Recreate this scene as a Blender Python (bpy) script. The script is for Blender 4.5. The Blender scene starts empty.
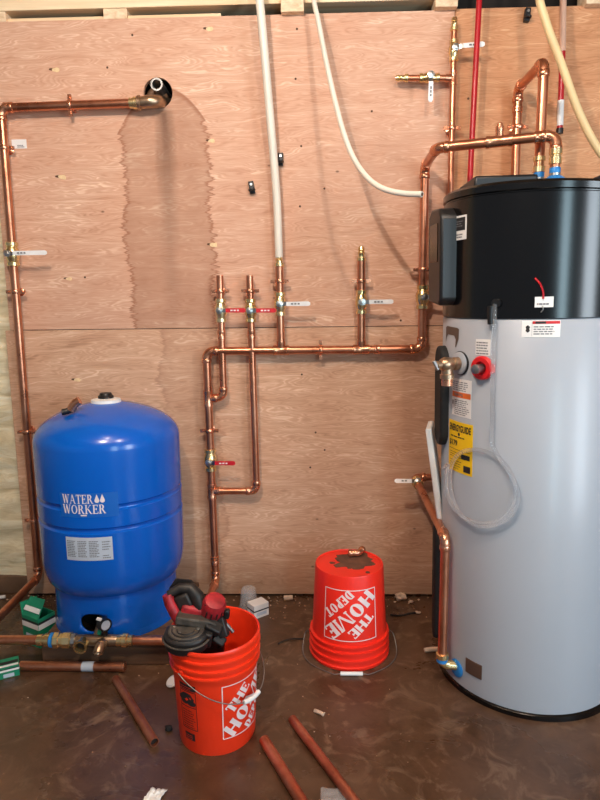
import bpy, bmesh, math, random
from math import sin, cos, pi, radians, atan2, sqrt
from mathutils import Vector, Matrix, noise

random.seed(7)
scene = bpy.context.scene
C = scene.collection

# ------------------------------------------------------------------ camera
PITCH, YAW, ROLL = radians(9.0), radians(1.7), 0.012
fw = Vector((-sin(YAW) * cos(PITCH), cos(YAW) * cos(PITCH), -sin(PITCH)))
rt = Vector((cos(YAW), sin(YAW), 0.0))
up = rt.cross(fw)
r2 = rt * cos(ROLL) - up * sin(ROLL)
u2 = rt * sin(ROLL) + up * cos(ROLL)
cam_data = bpy.data.cameras.new('camera')
cam = bpy.data.objects.new('camera', cam_data)
C.objects.link(cam)
m3 = Matrix((r2, u2, -fw)).transposed()
cam.matrix_world = Matrix.Translation((0.08, -2.615, 1.341)) @ m3.to_4x4()
cam_data.sensor_fit = 'VERTICAL'
cam_data.sensor_height = 24.0
cam_data.lens = 24.0 * 600.0 / 800.0
cam_data.clip_start = 0.05
scene.camera = cam

# ------------------------------------------------------------------ world and lights
scene.view_settings.view_transform = 'Standard'
scene.view_settings.look = 'None'
scene.view_settings.gamma = 1.0
scene.view_settings.use_curve_mapping = False
scene.view_settings.exposure = 0.10
world = bpy.data.worlds.new('world')
scene.world = world
world.use_nodes = True
bg = world.node_tree.nodes['Background']
bg.inputs['Color'].default_value = (0.80, 0.88, 1.0, 1)
bg.inputs['Strength'].default_value = 0.22


def point_light(name, loc, energy, color, radius):
    d = bpy.data.lights.new(name, 'POINT')
    d.energy = energy
    d.color = color
    d.shadow_soft_size = radius
    o = bpy.data.objects.new(name, d)
    o.location = loc
    C.objects.link(o)


def area_light(name, loc, target, sx, sy, energy, color):
    d = bpy.data.lights.new(name, 'AREA')
    d.shape = 'RECTANGLE'
    d.size, d.size_y = sx, sy
    d.energy = energy
    d.color = color
    o = bpy.data.objects.new(name, d)
    o.location = loc
    o.rotation_euler = (Vector(target) - Vector(loc)).to_track_quat('-Z', 'Y').to_euler()
    C.objects.link(o)


WARM = (1.0, 0.90, 0.80)
point_light('ceiling_bulb', (-0.42, -2.15, 2.72), 92, WARM, 0.03)
point_light('ceiling_bulb', (0.50, -1.90, 2.72), 36, WARM, 0.04)
point_light('ceiling_bulb', (-0.40, -1.45, 2.72), 16, WARM, 0.04)
COOL = (0.78, 0.90, 1.0)
area_light('window_daylight', (1.25, -4.1, 1.45), (0.9, -0.5, 1.3), 0.50, 1.6, 30, (0.62, 0.88, 1.0))
area_light('window_daylight', (2.75, -3.3, 1.45), (0.9, -0.5, 1.3), 0.8, 1.7, 60, COOL)


# ------------------------------------------------------------------ materials
def srgb(r, g, b):
    def f(c):
        c /= 255.0
        return c / 12.92 if c <= 0.04045 else ((c + 0.055) / 1.055) ** 2.4
    return (f(r), f(g), f(b), 1.0)


def new_mat(name):
    m = bpy.data.materials.new(name)
    m.use_nodes = True
    nt = m.node_tree
    b = nt.nodes['Principled BSDF']
    return m, nt, b


def node(nt, kind, **kw):
    n = nt.nodes.new(kind)
    for k, v in kw.items():
        if k == 'ins':
            for a, val in v.items():
                if hasattr(val, 'is_output'):
                    nt.links.new(val, n.inputs[a])
                else:
                    n.inputs[a].default_value = val
        else:
            setattr(n, k, v)
    return n


def ramp(nt, fac, stops):
    n = node(nt, 'ShaderNodeValToRGB')
    el = n.color_ramp.elements
    while len(el) < len(stops):
        el.new(0.5)
    for e, (p, c) in zip(el, stops):
        e.position = p
        e.color = c
    nt.links.new(fac, n.inputs['Fac'])
    return n.outputs['Color']


def mix(nt, fac, a, b, mode='MIX'):
    n = node(nt, 'ShaderNodeMix', data_type='RGBA', blend_type=mode)
    for s, v in ((0, fac), (6, a), (7, b)):
        if hasattr(v, 'is_output'):
            nt.links.new(v, n.inputs[s])
        else:
            n.inputs[s].default_value = v
    return n.outputs[2]


def mth(nt, op, a, b=None, c=None):
    n = node(nt, 'ShaderNodeMath', operation=op)
    for i, v in enumerate((a, b, c)):
        if v is None:
            continue
        if hasattr(v, 'is_output'):
            nt.links.new(v, n.inputs[i])
        else:
            n.inputs[i].default_value = v
    return n.outputs[0]


def coords(nt, scale=(1, 1, 1), loc=(0, 0, 0)):
    tc = node(nt, 'ShaderNodeTexCoord')
    mp = node(nt, 'ShaderNodeMapping', ins={'Vector': tc.outputs['Object'], 'Scale': scale, 'Location': loc})
    return mp.outputs['Vector'], tc.outputs['Object']


def noise_tex(nt, vec, scale, detail=4, rough=0.55, dist=0.0):
    return node(nt, 'ShaderNodeTexNoise', ins={'Vector': vec, 'Scale': scale, 'Detail': detail, 'Roughness': rough,
                                               'Distortion': dist}).outputs['Fac']


def bump(nt, b, h, strength, dist=0.01):
    n = node(nt, 'ShaderNodeBump', ins={'Height': h, 'Strength': strength, 'Distance': dist})
    nt.links.new(n.outputs['Normal'], b.inputs['Normal'])


def simple(name, col, rough=0.5, metal=0.0, var=0.08, vscale=9.0, coat=0.0, rvar=0.0, spec=0.5):
    """one colour with a little tonal wear from noise"""
    m, nt, b = new_mat(name)
    v, _ = coords(nt)
    f = noise_tex(nt, v, vscale, 5)
    dark = tuple(c * (1 - var * 2) for c in col[:3]) + (1,)
    light = tuple(min(1, c * (1 + var)) for c in col[:3]) + (1,)
    nt.links.new(ramp(nt, f, [(0.3, dark), (0.7, light)]), b.inputs['Base Color'])
    b.inputs['Metallic'].default_value = metal
    b.inputs['Roughness'].default_value = rough
    b.inputs['Specular IOR Level'].default_value = spec
    if rvar:
        r = mth(nt, 'MULTIPLY_ADD', noise_tex(nt, v, vscale * 2, 4), rvar, rough - rvar / 2)
        nt.links.new(r, b.inputs['Roughness'])
    b.inputs['Coat Weight'].default_value = coat
    b.inputs['Coat Roughness'].default_value = 0.12
    return m


def plywood(name, cols, stain, seed):
    m, nt, b = new_mat(name)
    v, raw = coords(nt, (1.5, 1.0, 8.5), (seed, 0, seed * 0.7))
    warp = noise_tex(nt, v, 1.3, 3, 0.5)
    wv = node(nt, 'ShaderNodeVectorMath', operation='MULTIPLY_ADD')
    cmb = node(nt, 'ShaderNodeCombineXYZ', ins={0: warp, 1: 0.0, 2: warp})
    nt.links.new(cmb.outputs[0], wv.inputs[0])
    wv.inputs[1].default_value = (1.2, 0, 2.6)
    nt.links.new(v, wv.inputs[2])
    g1 = noise_tex(nt, wv.outputs[0], 2.6, 6, 0.62, 0.6)
    wave = node(nt, 'ShaderNodeTexWave', wave_type='BANDS', bands_direction='Z',
                ins={'Vector': wv.outputs[0], 'Scale': 3.4, 'Distortion': 6.0, 'Detail': 3.0, 'Detail Scale': 1.2,
                     'Detail Roughness': 0.6}).outputs['Fac']
    fine = node(nt, 'ShaderNodeMapping', ins={'Vector': raw, 'Scale': (4, 1, 120)}).outputs['Vector']
    g2 = noise_tex(nt, fine, 1.0, 3, 0.6)
    f = mth(nt, 'ADD', mth(nt, 'MULTIPLY', g1, 0.62), mth(nt, 'MULTIPLY', wave, 0.14))
    f = mth(nt, 'ADD', f, mth(nt, 'MULTIPLY', g2, 0.30))
    col = ramp(nt, f, [(0.30, cols[0]), (0.44, cols[1]), (0.59, cols[2]), (0.70, cols[3])])
    big = noise_tex(nt, node(nt, 'ShaderNodeMapping', ins={'Vector': raw, 'Scale': (0.9, 1, 1.7), 'Location': (seed, 0, 3)}).outputs['Vector'], 1.4, 3)
    col = mix(nt, mth(nt, 'MULTIPLY', ramp(nt, big, [(0.42, (0, 0, 0, 1)), (0.66, (1, 1, 1, 1))]), 0.30), col, cols[4])
    # small dark pores and knots
    vor = node(nt, 'ShaderNodeTexVoronoi', ins={'Vector': node(nt, 'ShaderNodeMapping', ins={'Vector': raw, 'Scale': (5.2, 1, 8.5), 'Location': (seed * 2, 0, seed)}).outputs['Vector'], 'Scale': 1.0}).outputs['Distance']
    spot = ramp(nt, vor, [(0.018, (1, 1, 1, 1)), (0.05, (0, 0, 0, 1))])
    col = mix(nt, mth(nt, 'MULTIPLY', spot, 0.75), col, srgb(92, 58, 36))
    sep = node(nt, 'ShaderNodeSeparateXYZ', ins={0: raw})
    X, Z = sep.outputs[0], sep.outputs[2]
    if stain:
        # dried water run-off below the wall hole: jagged tide line, darker wood inside it
        jag = noise_tex(nt, node(nt, 'ShaderNodeMapping', ins={'Vector': raw, 'Scale': (2.5, 1, 42)}).outputs['Vector'], 1.0, 5, 0.8)
        slow = noise_tex(nt, node(nt, 'ShaderNodeMapping', ins={'Vector': raw, 'Scale': (0.6, 1, 4)}).outputs['Vector'], 1.0, 2)
        j = mth(nt, 'ADD', mth(nt, 'MULTIPLY', jag, 0.15), mth(nt, 'MULTIPLY', slow, 0.16))
        xl = mth(nt, 'SUBTRACT', mth(nt, 'ADD', X, 0.890), j) if stain == 1 else mth(nt, 'SUBTRACT', mth(nt, 'ADD', X, 0.76), j)
        xr = mth(nt, 'SUBTRACT', mth(nt, 'SUBTRACT', -0.200, X), j)
        dist = mth(nt, 'MINIMUM', xl, xr)
        if stain == 1:
            # rounded shoulders: the run-off widens below the hole
            dx = mth(nt, 'DIVIDE', mth(nt, 'ADD', X, 0.545), 0.17)
            top = mth(nt, 'SUBTRACT', mth(nt, 'SUBTRACT', 2.23, mth(nt, 'MULTIPLY', mth(nt, 'MULTIPLY', dx, dx), 0.13)), Z)
            dist = mth(nt, 'MINIMUM', dist, mth(nt, 'MULTIPLY', top, 0.6))
        inside = ramp(nt, mth(nt, 'MULTIPLY_ADD', dist, 20.0, 0.5), [(0.48, (0, 0, 0, 1)), (0.62, (1, 1, 1, 1))])
        line = ramp(nt, mth(nt, 'MULTIPLY_ADD', dist, 20.0, 0.5), [(0.44, (0, 0, 0, 1)), (0.54, (1, 1, 1, 1)), (0.85, (0, 0, 0, 1))])
        blot = noise_tex(nt, raw, 5.0, 4)
        amt = mth(nt, 'MULTIPLY', inside, mth(nt, 'MULTIPLY_ADD', blot, 0.75, 0.08 if stain == 1 else -0.12))
        col = mix(nt, amt, col, srgb(160, 114, 88))
        col = mix(nt, mth(nt, 'MULTIPLY', line, 0.72 if stain == 1 else 0.3), col, srgb(146, 84, 54))
        if stain == 1:
            run = mth(nt, 'ABSOLUTE', mth(nt, 'ADD', X, 0.545))
            run = mth(nt, 'ADD', run, mth(nt, 'MULTIPLY', noise_tex(nt, node(nt, 'ShaderNodeMapping', ins={'Vector': raw, 'Scale': (14, 1, 5)}).outputs['Vector'], 1.0, 3), 0.05))
            rm = ramp(nt, run, [(0.03, (1, 1, 1, 1)), (0.075, (0, 0, 0, 1))])
            zf = ramp(nt, mth(nt, 'SUBTRACT', 2.16, Z), [(0.0, (0, 0, 0, 1)), (0.03, (1, 1, 1, 1)), (0.42, (0.35, 0.35, 0.35, 1)), (0.9, (0.1, 0.1, 0.1, 1))])
            col = mix(nt, mth(nt, 'MULTIPLY', mth(nt, 'MULTIPLY', rm, zf), 0.75), col, srgb(96, 66, 50))
    if stain == 2:
        # damp, grey mud splash along the foot of the sheet
        wet = mth(nt, 'ADD', Z, mth(nt, 'MULTIPLY', noise_tex(nt, raw, 4.0, 4), 0.22))
        wm = ramp(nt, wet, [(0.10, (1, 1, 1, 1)), (0.34, (0.0, 0.0, 0.0, 1))])
        col = mix(nt, mth(nt, 'MULTIPLY', wm, 0.55), col, srgb(120, 92, 70))
    nt.links.new(col, b.inputs['Base Color'])
    b.inputs['Roughness'].default_value = 0.62
    b.inputs['Specular IOR Level'].default_value = 0.25
    bump(nt, b, f, 0.25, 0.004)
    return m


def timber(name, c0, c1, axis_scale=(2, 30, 30)):
    m, nt, b = new_mat(name)
    v, _ = coords(nt, axis_scale)
    f = noise_tex(nt, v, 1.0, 5, 0.6, 0.5)
    nt.links.new(ramp(nt, f, [(0.3, c0), (0.65, c1)]), b.inputs['Base Color'])
    b.inputs['Roughness'].default_value = 0.7
    bump(nt, b, f, 0.2, 0.004)
    return m


def copper_mat(name, base, dark, tarnish, rough):
    m, nt, b = new_mat(name)
    v, raw = coords(nt)
    f = noise_tex(nt, v, 7.0, 5, 0.65)
    g = noise_tex(nt, v, 38.0, 3, 0.6)
    f = mth(nt, 'ADD', mth(nt, 'MULTIPLY', f, 0.85), mth(nt, 'MULTIPLY', g, 0.15))
    nt.links.new(ramp(nt, f, [(0.33, dark), (0.5, base), (0.72, tarnish)]), b.inputs['Base Color'])
    b.inputs['Metallic'].default_value = 0.92
    nt.links.new(mth(nt, 'MULTIPLY_ADD', f, 0.22, rough - 0.11), b.inputs['Roughness'])
    return m


M = {}
M['ply_up'] = plywood('plywood_pink', [srgb(186, 134, 104), srgb(207, 158, 130), srgb(216, 171, 144), srgb(236, 202, 174), srgb(198, 148, 122)], 1, 0.0)
M['ply_low'] = plywood('plywood_tan', [srgb(168, 122, 92), srgb(204, 158, 127), srgb(216, 172, 141), srgb(236, 202, 172), srgb(192, 146, 117)], 2, 3.3)
M['ply_right'] = plywood('plywood_orange', [srgb(164, 108, 70), srgb(196, 138, 98), srgb(208, 152, 111), srgb(224, 176, 136), srgb(186, 130, 92)], 0, 7.1)
M['pine'] = timber('pine_pale', srgb(226, 190, 146), srgb(246, 222, 184))
M['pine_end'] = timber('pine_end', srgb(214, 178, 138), srgb(244, 218, 184), (30, 30, 60))
M['old_wood'] = timber('old_wood', srgb(70, 48, 34), srgb(112, 80, 56))
M['chip'] = simple('chipped_wood', srgb(238, 208, 160), 0.8, var=0.1, vscale=60)
M['knot'] = simple('knot_dark', srgb(96, 62, 40), 0.8, var=0.2, vscale=60)
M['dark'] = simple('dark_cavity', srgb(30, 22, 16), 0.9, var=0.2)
M['copper'] = copper_mat('copper', (0.62, 0.25, 0.14, 1), (0.44, 0.16, 0.085, 1), (0.74, 0.36, 0.23, 1), 0.30)
M['copper_fit'] = copper_mat('copper_fitting', (0.74, 0.33, 0.19, 1), (0.56, 0.22, 0.12, 1), (0.84, 0.46, 0.31, 1), 0.27)
M['copper_dull'] = copper_mat('copper_dull', (0.52, 0.18, 0.10, 1), (0.30, 0.10, 0.06, 1), (0.70, 0.33, 0.22, 1), 0.42)
M['brass'] = copper_mat('brass', (0.84, 0.64, 0.32, 1), (0.64, 0.44, 0.19, 1), (0.93, 0.78, 0.48, 1), 0.26)
M['bronze'] = copper_mat('bronze', (0.46, 0.31, 0.20, 1), (0.30, 0.19, 0.11, 1), (0.62, 0.46, 0.30, 1), 0.33)
M['steel'] = simple('steel', (0.62, 0.62, 0.60, 1), 0.3, 1.0, 0.15, 30)
M['dull_steel'] = simple('dull_steel', (0.42, 0.42, 0.41, 1), 0.42, 1.0, 0.15, 30)
M['handle_white'] = simple('lever_white', srgb(240, 238, 236), 0.4, 0.0, 0.05, 30)
M['handle_red'] = simple('lever_red', srgb(206, 30, 44), 0.42, 0.0, 0.1, 40)
M['print_grey'] = simple('grey_print', srgb(120, 120, 124), 0.6, var=0.2, vscale=200)
M['print_dark'] = simple('dark_print', srgb(34, 32, 34), 0.6, var=0.05)
M['putty'] = simple('brown_putty', srgb(122, 86, 58), 0.6, var=0.25, vscale=40)
M['white'] = simple('white_plastic', srgb(238, 236, 232), 0.45, var=0.04)
M['paper'] = simple('white_label', srgb(236, 232, 228), 0.55, var=0.03)
M['silver_label'] = simple('silver_label', srgb(196, 204, 216), 0.5, 0.1, 0.04)
M['pvc'] = simple('pex_white', srgb(232, 222, 206), 0.4, var=0.06, vscale=5)
M['beige'] = simple('pex_beige', srgb(226, 196, 146), 0.42, var=0.05)
M['red_pex'] = simple('pex_red', srgb(184, 22, 34), 0.32, var=0.1)
M['red_pex_glare'] = simple('pex_red_painted_glare', srgb(222, 176, 150), 0.4, var=0.08)  # pale pink is glare on red pipe, painted into the colour
M['blue'] = simple('tank_blue', srgb(0, 92, 196), 0.22, 0.0, 0.03, 3, coat=0.15)
M['blue_film'] = simple('logo_film', srgb(8, 96, 190), 0.42, var=0.02)
M['bucket'] = simple('bucket_orange', srgb(252, 58, 24), 0.36, 0.0, 0.04, 6, rvar=0.1)
M['bucket_old'] = simple('bucket_red_orange', srgb(246, 46, 28), 0.40, 0.0, 0.05, 6, rvar=0.12)
M['logo_white'] = simple('logo_white', srgb(246, 226, 224), 0.5, var=0.03)
M['mud'] = simple('dried_mud', srgb(106, 68, 48), 0.85, var=0.25, vscale=30)
M['black'] = simple('black_plastic', srgb(20, 20, 22), 0.42, var=0.15)
M['rubber'] = simple('black_foam', srgb(24, 22, 21), 0.75, var=0.2, vscale=40)
M['cap_black'] = simple('heater_black', srgb(9, 9, 10), 0.20, 0.0, 0.08, 3)
M['heater'] = simple('heater_grey', srgb(166, 171, 179), 0.36, 0.0, 0.02, 2, coat=0.08)
M['grey_brown'] = simple('recess_reflection_brown', srgb(92, 74, 64), 0.5, var=0.1)  # brown reflection in the hand hold recess, held in the colour
M['red_plastic'] = simple('red_plastic', srgb(214, 26, 30), 0.35, var=0.06)
M['yellow'] = simple('yellow_label', srgb(250, 200, 6), 0.5, var=0.02)
M['orange_print'] = simple('orange_print', srgb(232, 112, 40), 0.5, var=0.03)
M['red_print'] = simple('red_print', srgb(208, 36, 40), 0.5, var=0.03)
M['tape_blue'] = simple('blue_tape', srgb(40, 132, 206), 0.4, var=0.08, vscale=30)
M['brown_plate'] = simple('bronze_plate', srgb(104, 80, 68), 0.35, 0.3, 0.06)
M['green'] = simple('carton_green', srgb(14, 128, 92), 0.55, var=0.08, vscale=20)
M['carton'] = simple('carton_inside', srgb(120, 90, 66), 0.8, var=0.15, vscale=20)
M['tool_red'] = simple('tool_red', srgb(168, 32, 40), 0.5, var=0.28, vscale=30)
M['tool_grey'] = simple('tool_grey', srgb(84, 76, 68), 0.6, 0.2, 0.3, 30)
M['tool_black'] = simple('tool_black', srgb(34, 29, 27), 0.5, 0.0, 0.35, 34)
M['wire'] = simple('galvanised_wire', (0.26, 0.25, 0.23, 1), 0.5, 0.8, 0.1, 40)
M['crumb'] = simple('debris_pale', srgb(216, 186, 160), 0.8, var=0.2, vscale=40)
M['crumb2'] = simple('debris_brown', srgb(150, 112, 84), 0.85, var=0.25, vscale=40)


def mat_clear(name, col, rough, alpha_mix, trans=0.0):
    m, nt, b = new_mat(name)
    v, _ = coords(nt)
    f = noise_tex(nt, v, 20, 2)
    nt.links.new(ramp(nt, f, [(0.2, tuple(c * 0.94 for c in col[:3]) + (1,)), (0.8, col)]), b.inputs['Base Color'])
    b.inputs['Roughness'].default_value = rough
    b.inputs['Alpha'].default_value = alpha_mix
    b.inputs['Specular IOR Level'].default_value = 0.9
    b.inputs['Transmission Weight'].default_value = trans
    b.inputs['IOR'].default_value = 1.22 if trans else 1.45
    return m


M['clear'] = mat_clear('clear_vinyl', (0.97, 0.97, 0.98, 1), 0.05, 0.80, 0.88)
M['clear_cup'] = mat_clear('clear_cup', (0.90, 0.90, 0.90, 1), 0.07, 0.16)


def floor_material():
    m, nt, b = new_mat('wet_muddy_concrete')
    v, raw = coords(nt)
    a = noise_tex(nt, v, 1.5, 6, 0.62, 0.4)
    c = noise_tex(nt, v, 5.5, 7, 0.66, 0.9)
    d = noise_tex(nt, v, 60, 3, 0.6)
    f = mth(nt, 'ADD', mth(nt, 'MULTIPLY', a, 0.45), mth(nt, 'MULTIPLY', c, 0.55))
    col = ramp(nt, f, [(0.34, srgb(56, 38, 26)), (0.47, srgb(80, 56, 39)), (0.58, srgb(94, 68, 50)), (0.70, srgb(116, 88, 68))])
    sw = noise_tex(nt, v, 7.5, 5, 0.6, 2.4)
    film = mth(nt, 'MULTIPLY', ramp(nt, sw, [(0.53, (0, 0, 0, 1)), (0.66, (1, 1, 1, 1))]), ramp(nt, noise_tex(nt, v, 1.1, 2), [(0.40, (0, 0, 0, 1)), (0.60, (1, 1, 1, 1))]))
    col = mix(nt, mth(nt, 'MULTIPLY', film, 0.55), col, srgb(150, 122, 98))
    col = mix(nt, mth(nt, 'MULTIPLY', d, 0.30), col, srgb(72, 50, 35))
    nt.links.new(col, b.inputs['Base Color'])
    r = ramp(nt, a, [(0.36, (0.16, 0.16, 0.16, 1)), (0.52, (0.34, 0.34, 0.34, 1)), (0.68, (0.62, 0.62, 0.62, 1))])
    nt.links.new(r, b.inputs['Roughness'])
    b.inputs['Specular IOR Level'].default_value = 0.5
    h = mth(nt, 'ADD', mth(nt, 'MULTIPLY', c, 0.6), mth(nt, 'MULTIPLY', d, 0.18))
    bump(nt, b, h, 0.35, 0.008)
    return m


def foam_material():
    m, nt, b = new_mat('spray_foam_cream')
    v, raw = coords(nt, (6, 6, 26))
    f = noise_tex(nt, v, 1.0, 5, 0.6, 1.2)
    nt.links.new(ramp(nt, f, [(0.3, srgb(210, 188, 146)), (0.5, srgb(234, 216, 178)), (0.7, srgb(247, 236, 208))]), b.inputs['Base Color'])
    b.inputs['Roughness'].default_value = 0.75
    bump(nt, b, f, 0.5, 0.01)
    return m


M['floor'] = floor_material()
M['foam'] = foam_material()
M['concrete'] = simple('footing_concrete', srgb(112, 84, 62), 0.8, var=0.2, vscale=8)
M['joist'] = timber('ceiling_timber', srgb(150, 116, 84), srgb(186, 150, 112))


# ------------------------------------------------------------------ mesh helpers
ORG = {}


def frame_z(d):
    """rotation matrix whose z axis is d"""
    d = Vector(d).normalized()
    a = Vector((0, 0, 1)) if abs(d.z) < 0.95 else Vector((1, 0, 0))
    x = a.cross(d).normalized()
    y = d.cross(x)
    return Matrix((x, y, d)).transposed()


class MB:
    def __init__(self):
        self.v, self.f, self.mi, self.cur = [], [], [], 0

    def mat(self, i):
        self.cur = i
        return self

    def add(self, vs, fs):
        n = len(self.v)
        self.v += [Vector(p) for p in vs]
        for f in fs:
            self.f.append([i + n for i in f])
            self.mi.append(self.cur)
        return self

    def box(self, c, s, R=None):
        c = Vector(c)
        vs = []
        for dx in (-.5, .5):
            for dy in (-.5, .5):
                for dz in (-.5, .5):
                    p = Vector((dx * s[0], dy * s[1], dz * s[2]))
                    vs.append(c + (R @ p if R else p))
        return self.add(vs, [(0, 1, 3, 2), (4, 6, 7, 5), (0, 4, 5, 1), (2, 3, 7, 6), (0, 2, 6, 4), (1, 5, 7, 3)])

    def lathe(self, prof, o=(0, 0, 0), d=(0, 0, 1), n=24, cap0=True, cap1=True):
        o, R = Vector(o), frame_z(d)
        vs, fs = [], []
        for r, z in prof:
            for k in range(n):
                a = 2 * pi * k / n
                vs.append(o + R @ Vector((r * cos(a), r * sin(a), z)))
        for i in range(len(prof) - 1):
            for k in range(n):
                k2 = (k + 1) % n
                fs.append((i * n + k, i * n + k2, (i + 1) * n + k2, (i + 1) * n + k))
        if cap0:
            fs.append(tuple(range(n - 1, -1, -1)))
        if cap1:
            b = (len(prof) - 1) * n
            fs.append(tuple(b + k for k in range(n)))
        return self.add(vs, fs)

    def cyl(self, a, b, r, n=18):
        a, b = Vector(a), Vector(b)
        return self.lathe([(r, 0), (r, (b - a).length)], a, b - a, n)

    def tube(self, pts, r, n=14, closed=False, cap=True):
        pts = [Vector(p) for p in pts]
        m = len(pts)
        vs, fs = [], []
        prev = None
        for i, p in enumerate(pts):
            if closed:
                t = pts[(i + 1) % m] - pts[i - 1]
            else:
                t = pts[min(i + 1, m - 1)] - pts[max(i - 1, 0)]
            t.normalize()
            if prev is None:
                x = frame_z(t).col[0].copy()
            else:
                x = (prev - t * prev.dot(t)).normalized()
            prev = x
            y = t.cross(x)
            rr = r[i] if isinstance(r, (list, tuple)) else r
            for k in range(n):
                a = 2 * pi * k / n
                vs.append(p + x * (rr * cos(a)) + y * (rr * sin(a)))
        for i in range(m if closed else m - 1):
            j = (i + 1) % m
            for k in range(n):
                k2 = (k + 1) % n
                fs.append((i * n + k, i * n + k2, j * n + k2, j * n + k))
        if cap and not closed:
            fs.append(tuple(range(n - 1, -1, -1)))
            fs.append(tuple((m - 1) * n + k for k in range(n)))
        return self.add(vs, fs)

    def prism(self, poly, y0, y1, fn):
        """2D polygon extruded from depth y0 to y1; fn maps (u, v, d) to a point"""
        n = len(poly)
        vs = [fn(u, v, y0) for u, v in poly] + [fn(u, v, y1) for u, v in poly]
        fs = [tuple(range(n - 1, -1, -1)), tuple(n + i for i in range(n))]
        for i in range(n):
            j = (i + 1) % n
            fs.append((i, j, n + j, n + i))
        return self.add(vs, fs)

    def sphere(self, c, r, n=14, m=8, s=(1, 1, 1)):
        c = Vector(c)
        vs, fs = [], []
        for i in range(m + 1):
            t = pi * i / m
            for k in range(n):
                a = 2 * pi * k / n
                vs.append(c + Vector((r * s[0] * sin(t) * cos(a), r * s[1] * sin(t) * sin(a), r * s[2] * cos(t))))
        for i in range(m):
            for k in range(n):
                k2 = (k + 1) % n
                fs.append((i * n + k, (i + 1) * n + k, (i + 1) * n + k2, i * n + k2))
        return self.add(vs, fs)

    def patch(self, fn, u0, v0, u1, v1, lift, nu=10, nv=1):
        vs = [fn(u0 + (u1 - u0) * i / nu, v0 + (v1 - v0) * j / nv, lift) for j in range(nv + 1) for i in range(nu + 1)]
        fs = [(j * (nu + 1) + i, j * (nu + 1) + i + 1, (j + 1) * (nu + 1) + i + 1, (j + 1) * (nu + 1) + i) for j in range(nv) for i in range(nu)]
        return self.add(vs, fs)

    def slab(self, fn, u0, v0, u1, v1, d0, d1, nu=10, nv=1):
        """thin curved label with real thickness"""
        self.patch(fn, u0, v0, u1, v1, d1, nu, nv)
        for i in range(nu):
            a, b = u0 + (u1 - u0) * i / nu, u0 + (u1 - u0) * (i + 1) / nu
            self.add([fn(a, v0, d0), fn(b, v0, d0), fn(b, v0, d1), fn(a, v0, d1)], [(0, 1, 2, 3)])
            self.add([fn(a, v1, d1), fn(b, v1, d1), fn(b, v1, d0), fn(a, v1, d0)], [(0, 1, 2, 3)])
        for u in (u0, u1):
            self.add([fn(u, v0, d0), fn(u, v1, d0), fn(u, v1, d1), fn(u, v0, d1)], [(0, 1, 2, 3)])
        return self

    def poly(self, fn, pts, lift):
        """flat outline wrapped onto a curved surface, subdivided so that it follows the curve"""
        n = len(pts)
        if n == 4:
            k = 4
            vs = []
            for j in range(k + 1):
                for i in range(k + 1):
                    a, b = i / k, j / k
                    u = (pts[0][0] * (1 - a) + pts[1][0] * a) * (1 - b) + (pts[3][0] * (1 - a) + pts[2][0] * a) * b
                    v = (pts[0][1] * (1 - a) + pts[1][1] * a) * (1 - b) + (pts[3][1] * (1 - a) + pts[2][1] * a) * b
                    vs.append(fn(u, v, lift))
            fs = [(j * (k + 1) + i, j * (k + 1) + i + 1, (j + 1) * (k + 1) + i + 1, (j + 1) * (k + 1) + i) for j in range(k) for i in range(k)]
            return self.add(vs, fs)
        cu, cv = sum(p[0] for p in pts) / n, sum(p[1] for p in pts) / n
        vs, fs = [fn(cu, cv, lift)], []
        for k in (1, 2, 3):
            vs += [fn(cu + (u - cu) * k / 3, cv + (v - cv) * k / 3, lift) for u, v in pts]
        for i in range(n):
            j = (i + 1) % n
            fs.append((0, 1 + i, 1 + j))
            for k in (0, 1):
                fs.append((1 + k * n + i, 1 + (k + 1) * n + i, 1 + (k + 1) * n + j, 1 + k * n + j))
        return self.add(vs, fs)

    def build(self, name, mats, parent=None, bevel=0.0, smooth=True, angle=38, weld=False, loc=None, kind=None, label=None):
        """links ONE mesh object; coordinates are given in the frame of the thing (or the world when it has none)"""
        org = Vector((0, 0, 0))
        if parent is not None:
            org = ORG.get(parent.name, Vector((0, 0, 0)))
        elif loc is not None:
            org = Vector(loc)
        me = bpy.data.meshes.new(name)
        me.from_pydata([tuple(p - org) for p in self.v], [], self.f)
        if isinstance(mats, str):
            mats = [mats]
        for k in mats:
            me.materials.append(M[k])
        me.polygons.foreach_set('material_index', self.mi)
        bm = bmesh.new()
        bm.from_mesh(me)
        if weld:
            bmesh.ops.remove_doubles(bm, verts=bm.verts, dist=1e-5)
        bmesh.ops.recalc_face_normals(bm, faces=bm.faces)
        bm.to_mesh(me)
        bm.free()
        if smooth:
            me.polygons.foreach_set('use_smooth', [True] * len(me.polygons))
            me.set_sharp_from_angle(angle=radians(angle))
        me.update()
        o = bpy.data.objects.new(name, me)
        C.objects.link(o)
        if parent is not None:
            o.parent = parent
        elif loc is not None:
            o.location = loc
        ORG[o.name] = org
        if bevel:
            b = o.modifiers.new('bevel', 'BEVEL')
            b.width = bevel
            b.segments = 2
            b.limit_method = 'ANGLE'
            b.angle_limit = radians(40)
        if kind:
            o['kind'] = kind
        if label:
            o['label'] = label
        return o


def tag(o, label, cat, group=None):
    o['label'] = label
    o['category'] = cat
    if group:
        o['group'] = group
    return o


def thing(name, label, cat, loc=(0, 0, 0), group=None, local=False, rot=(0, 0, 0)):
    o = bpy.data.objects.new(name, None)
    o.empty_display_size = 0.05
    o.location = loc
    o.rotation_euler = rot
    C.objects.link(o)
    ORG[o.name] = Vector((0, 0, 0)) if local else Vector(loc)
    return tag(o, label, cat, group)


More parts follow.
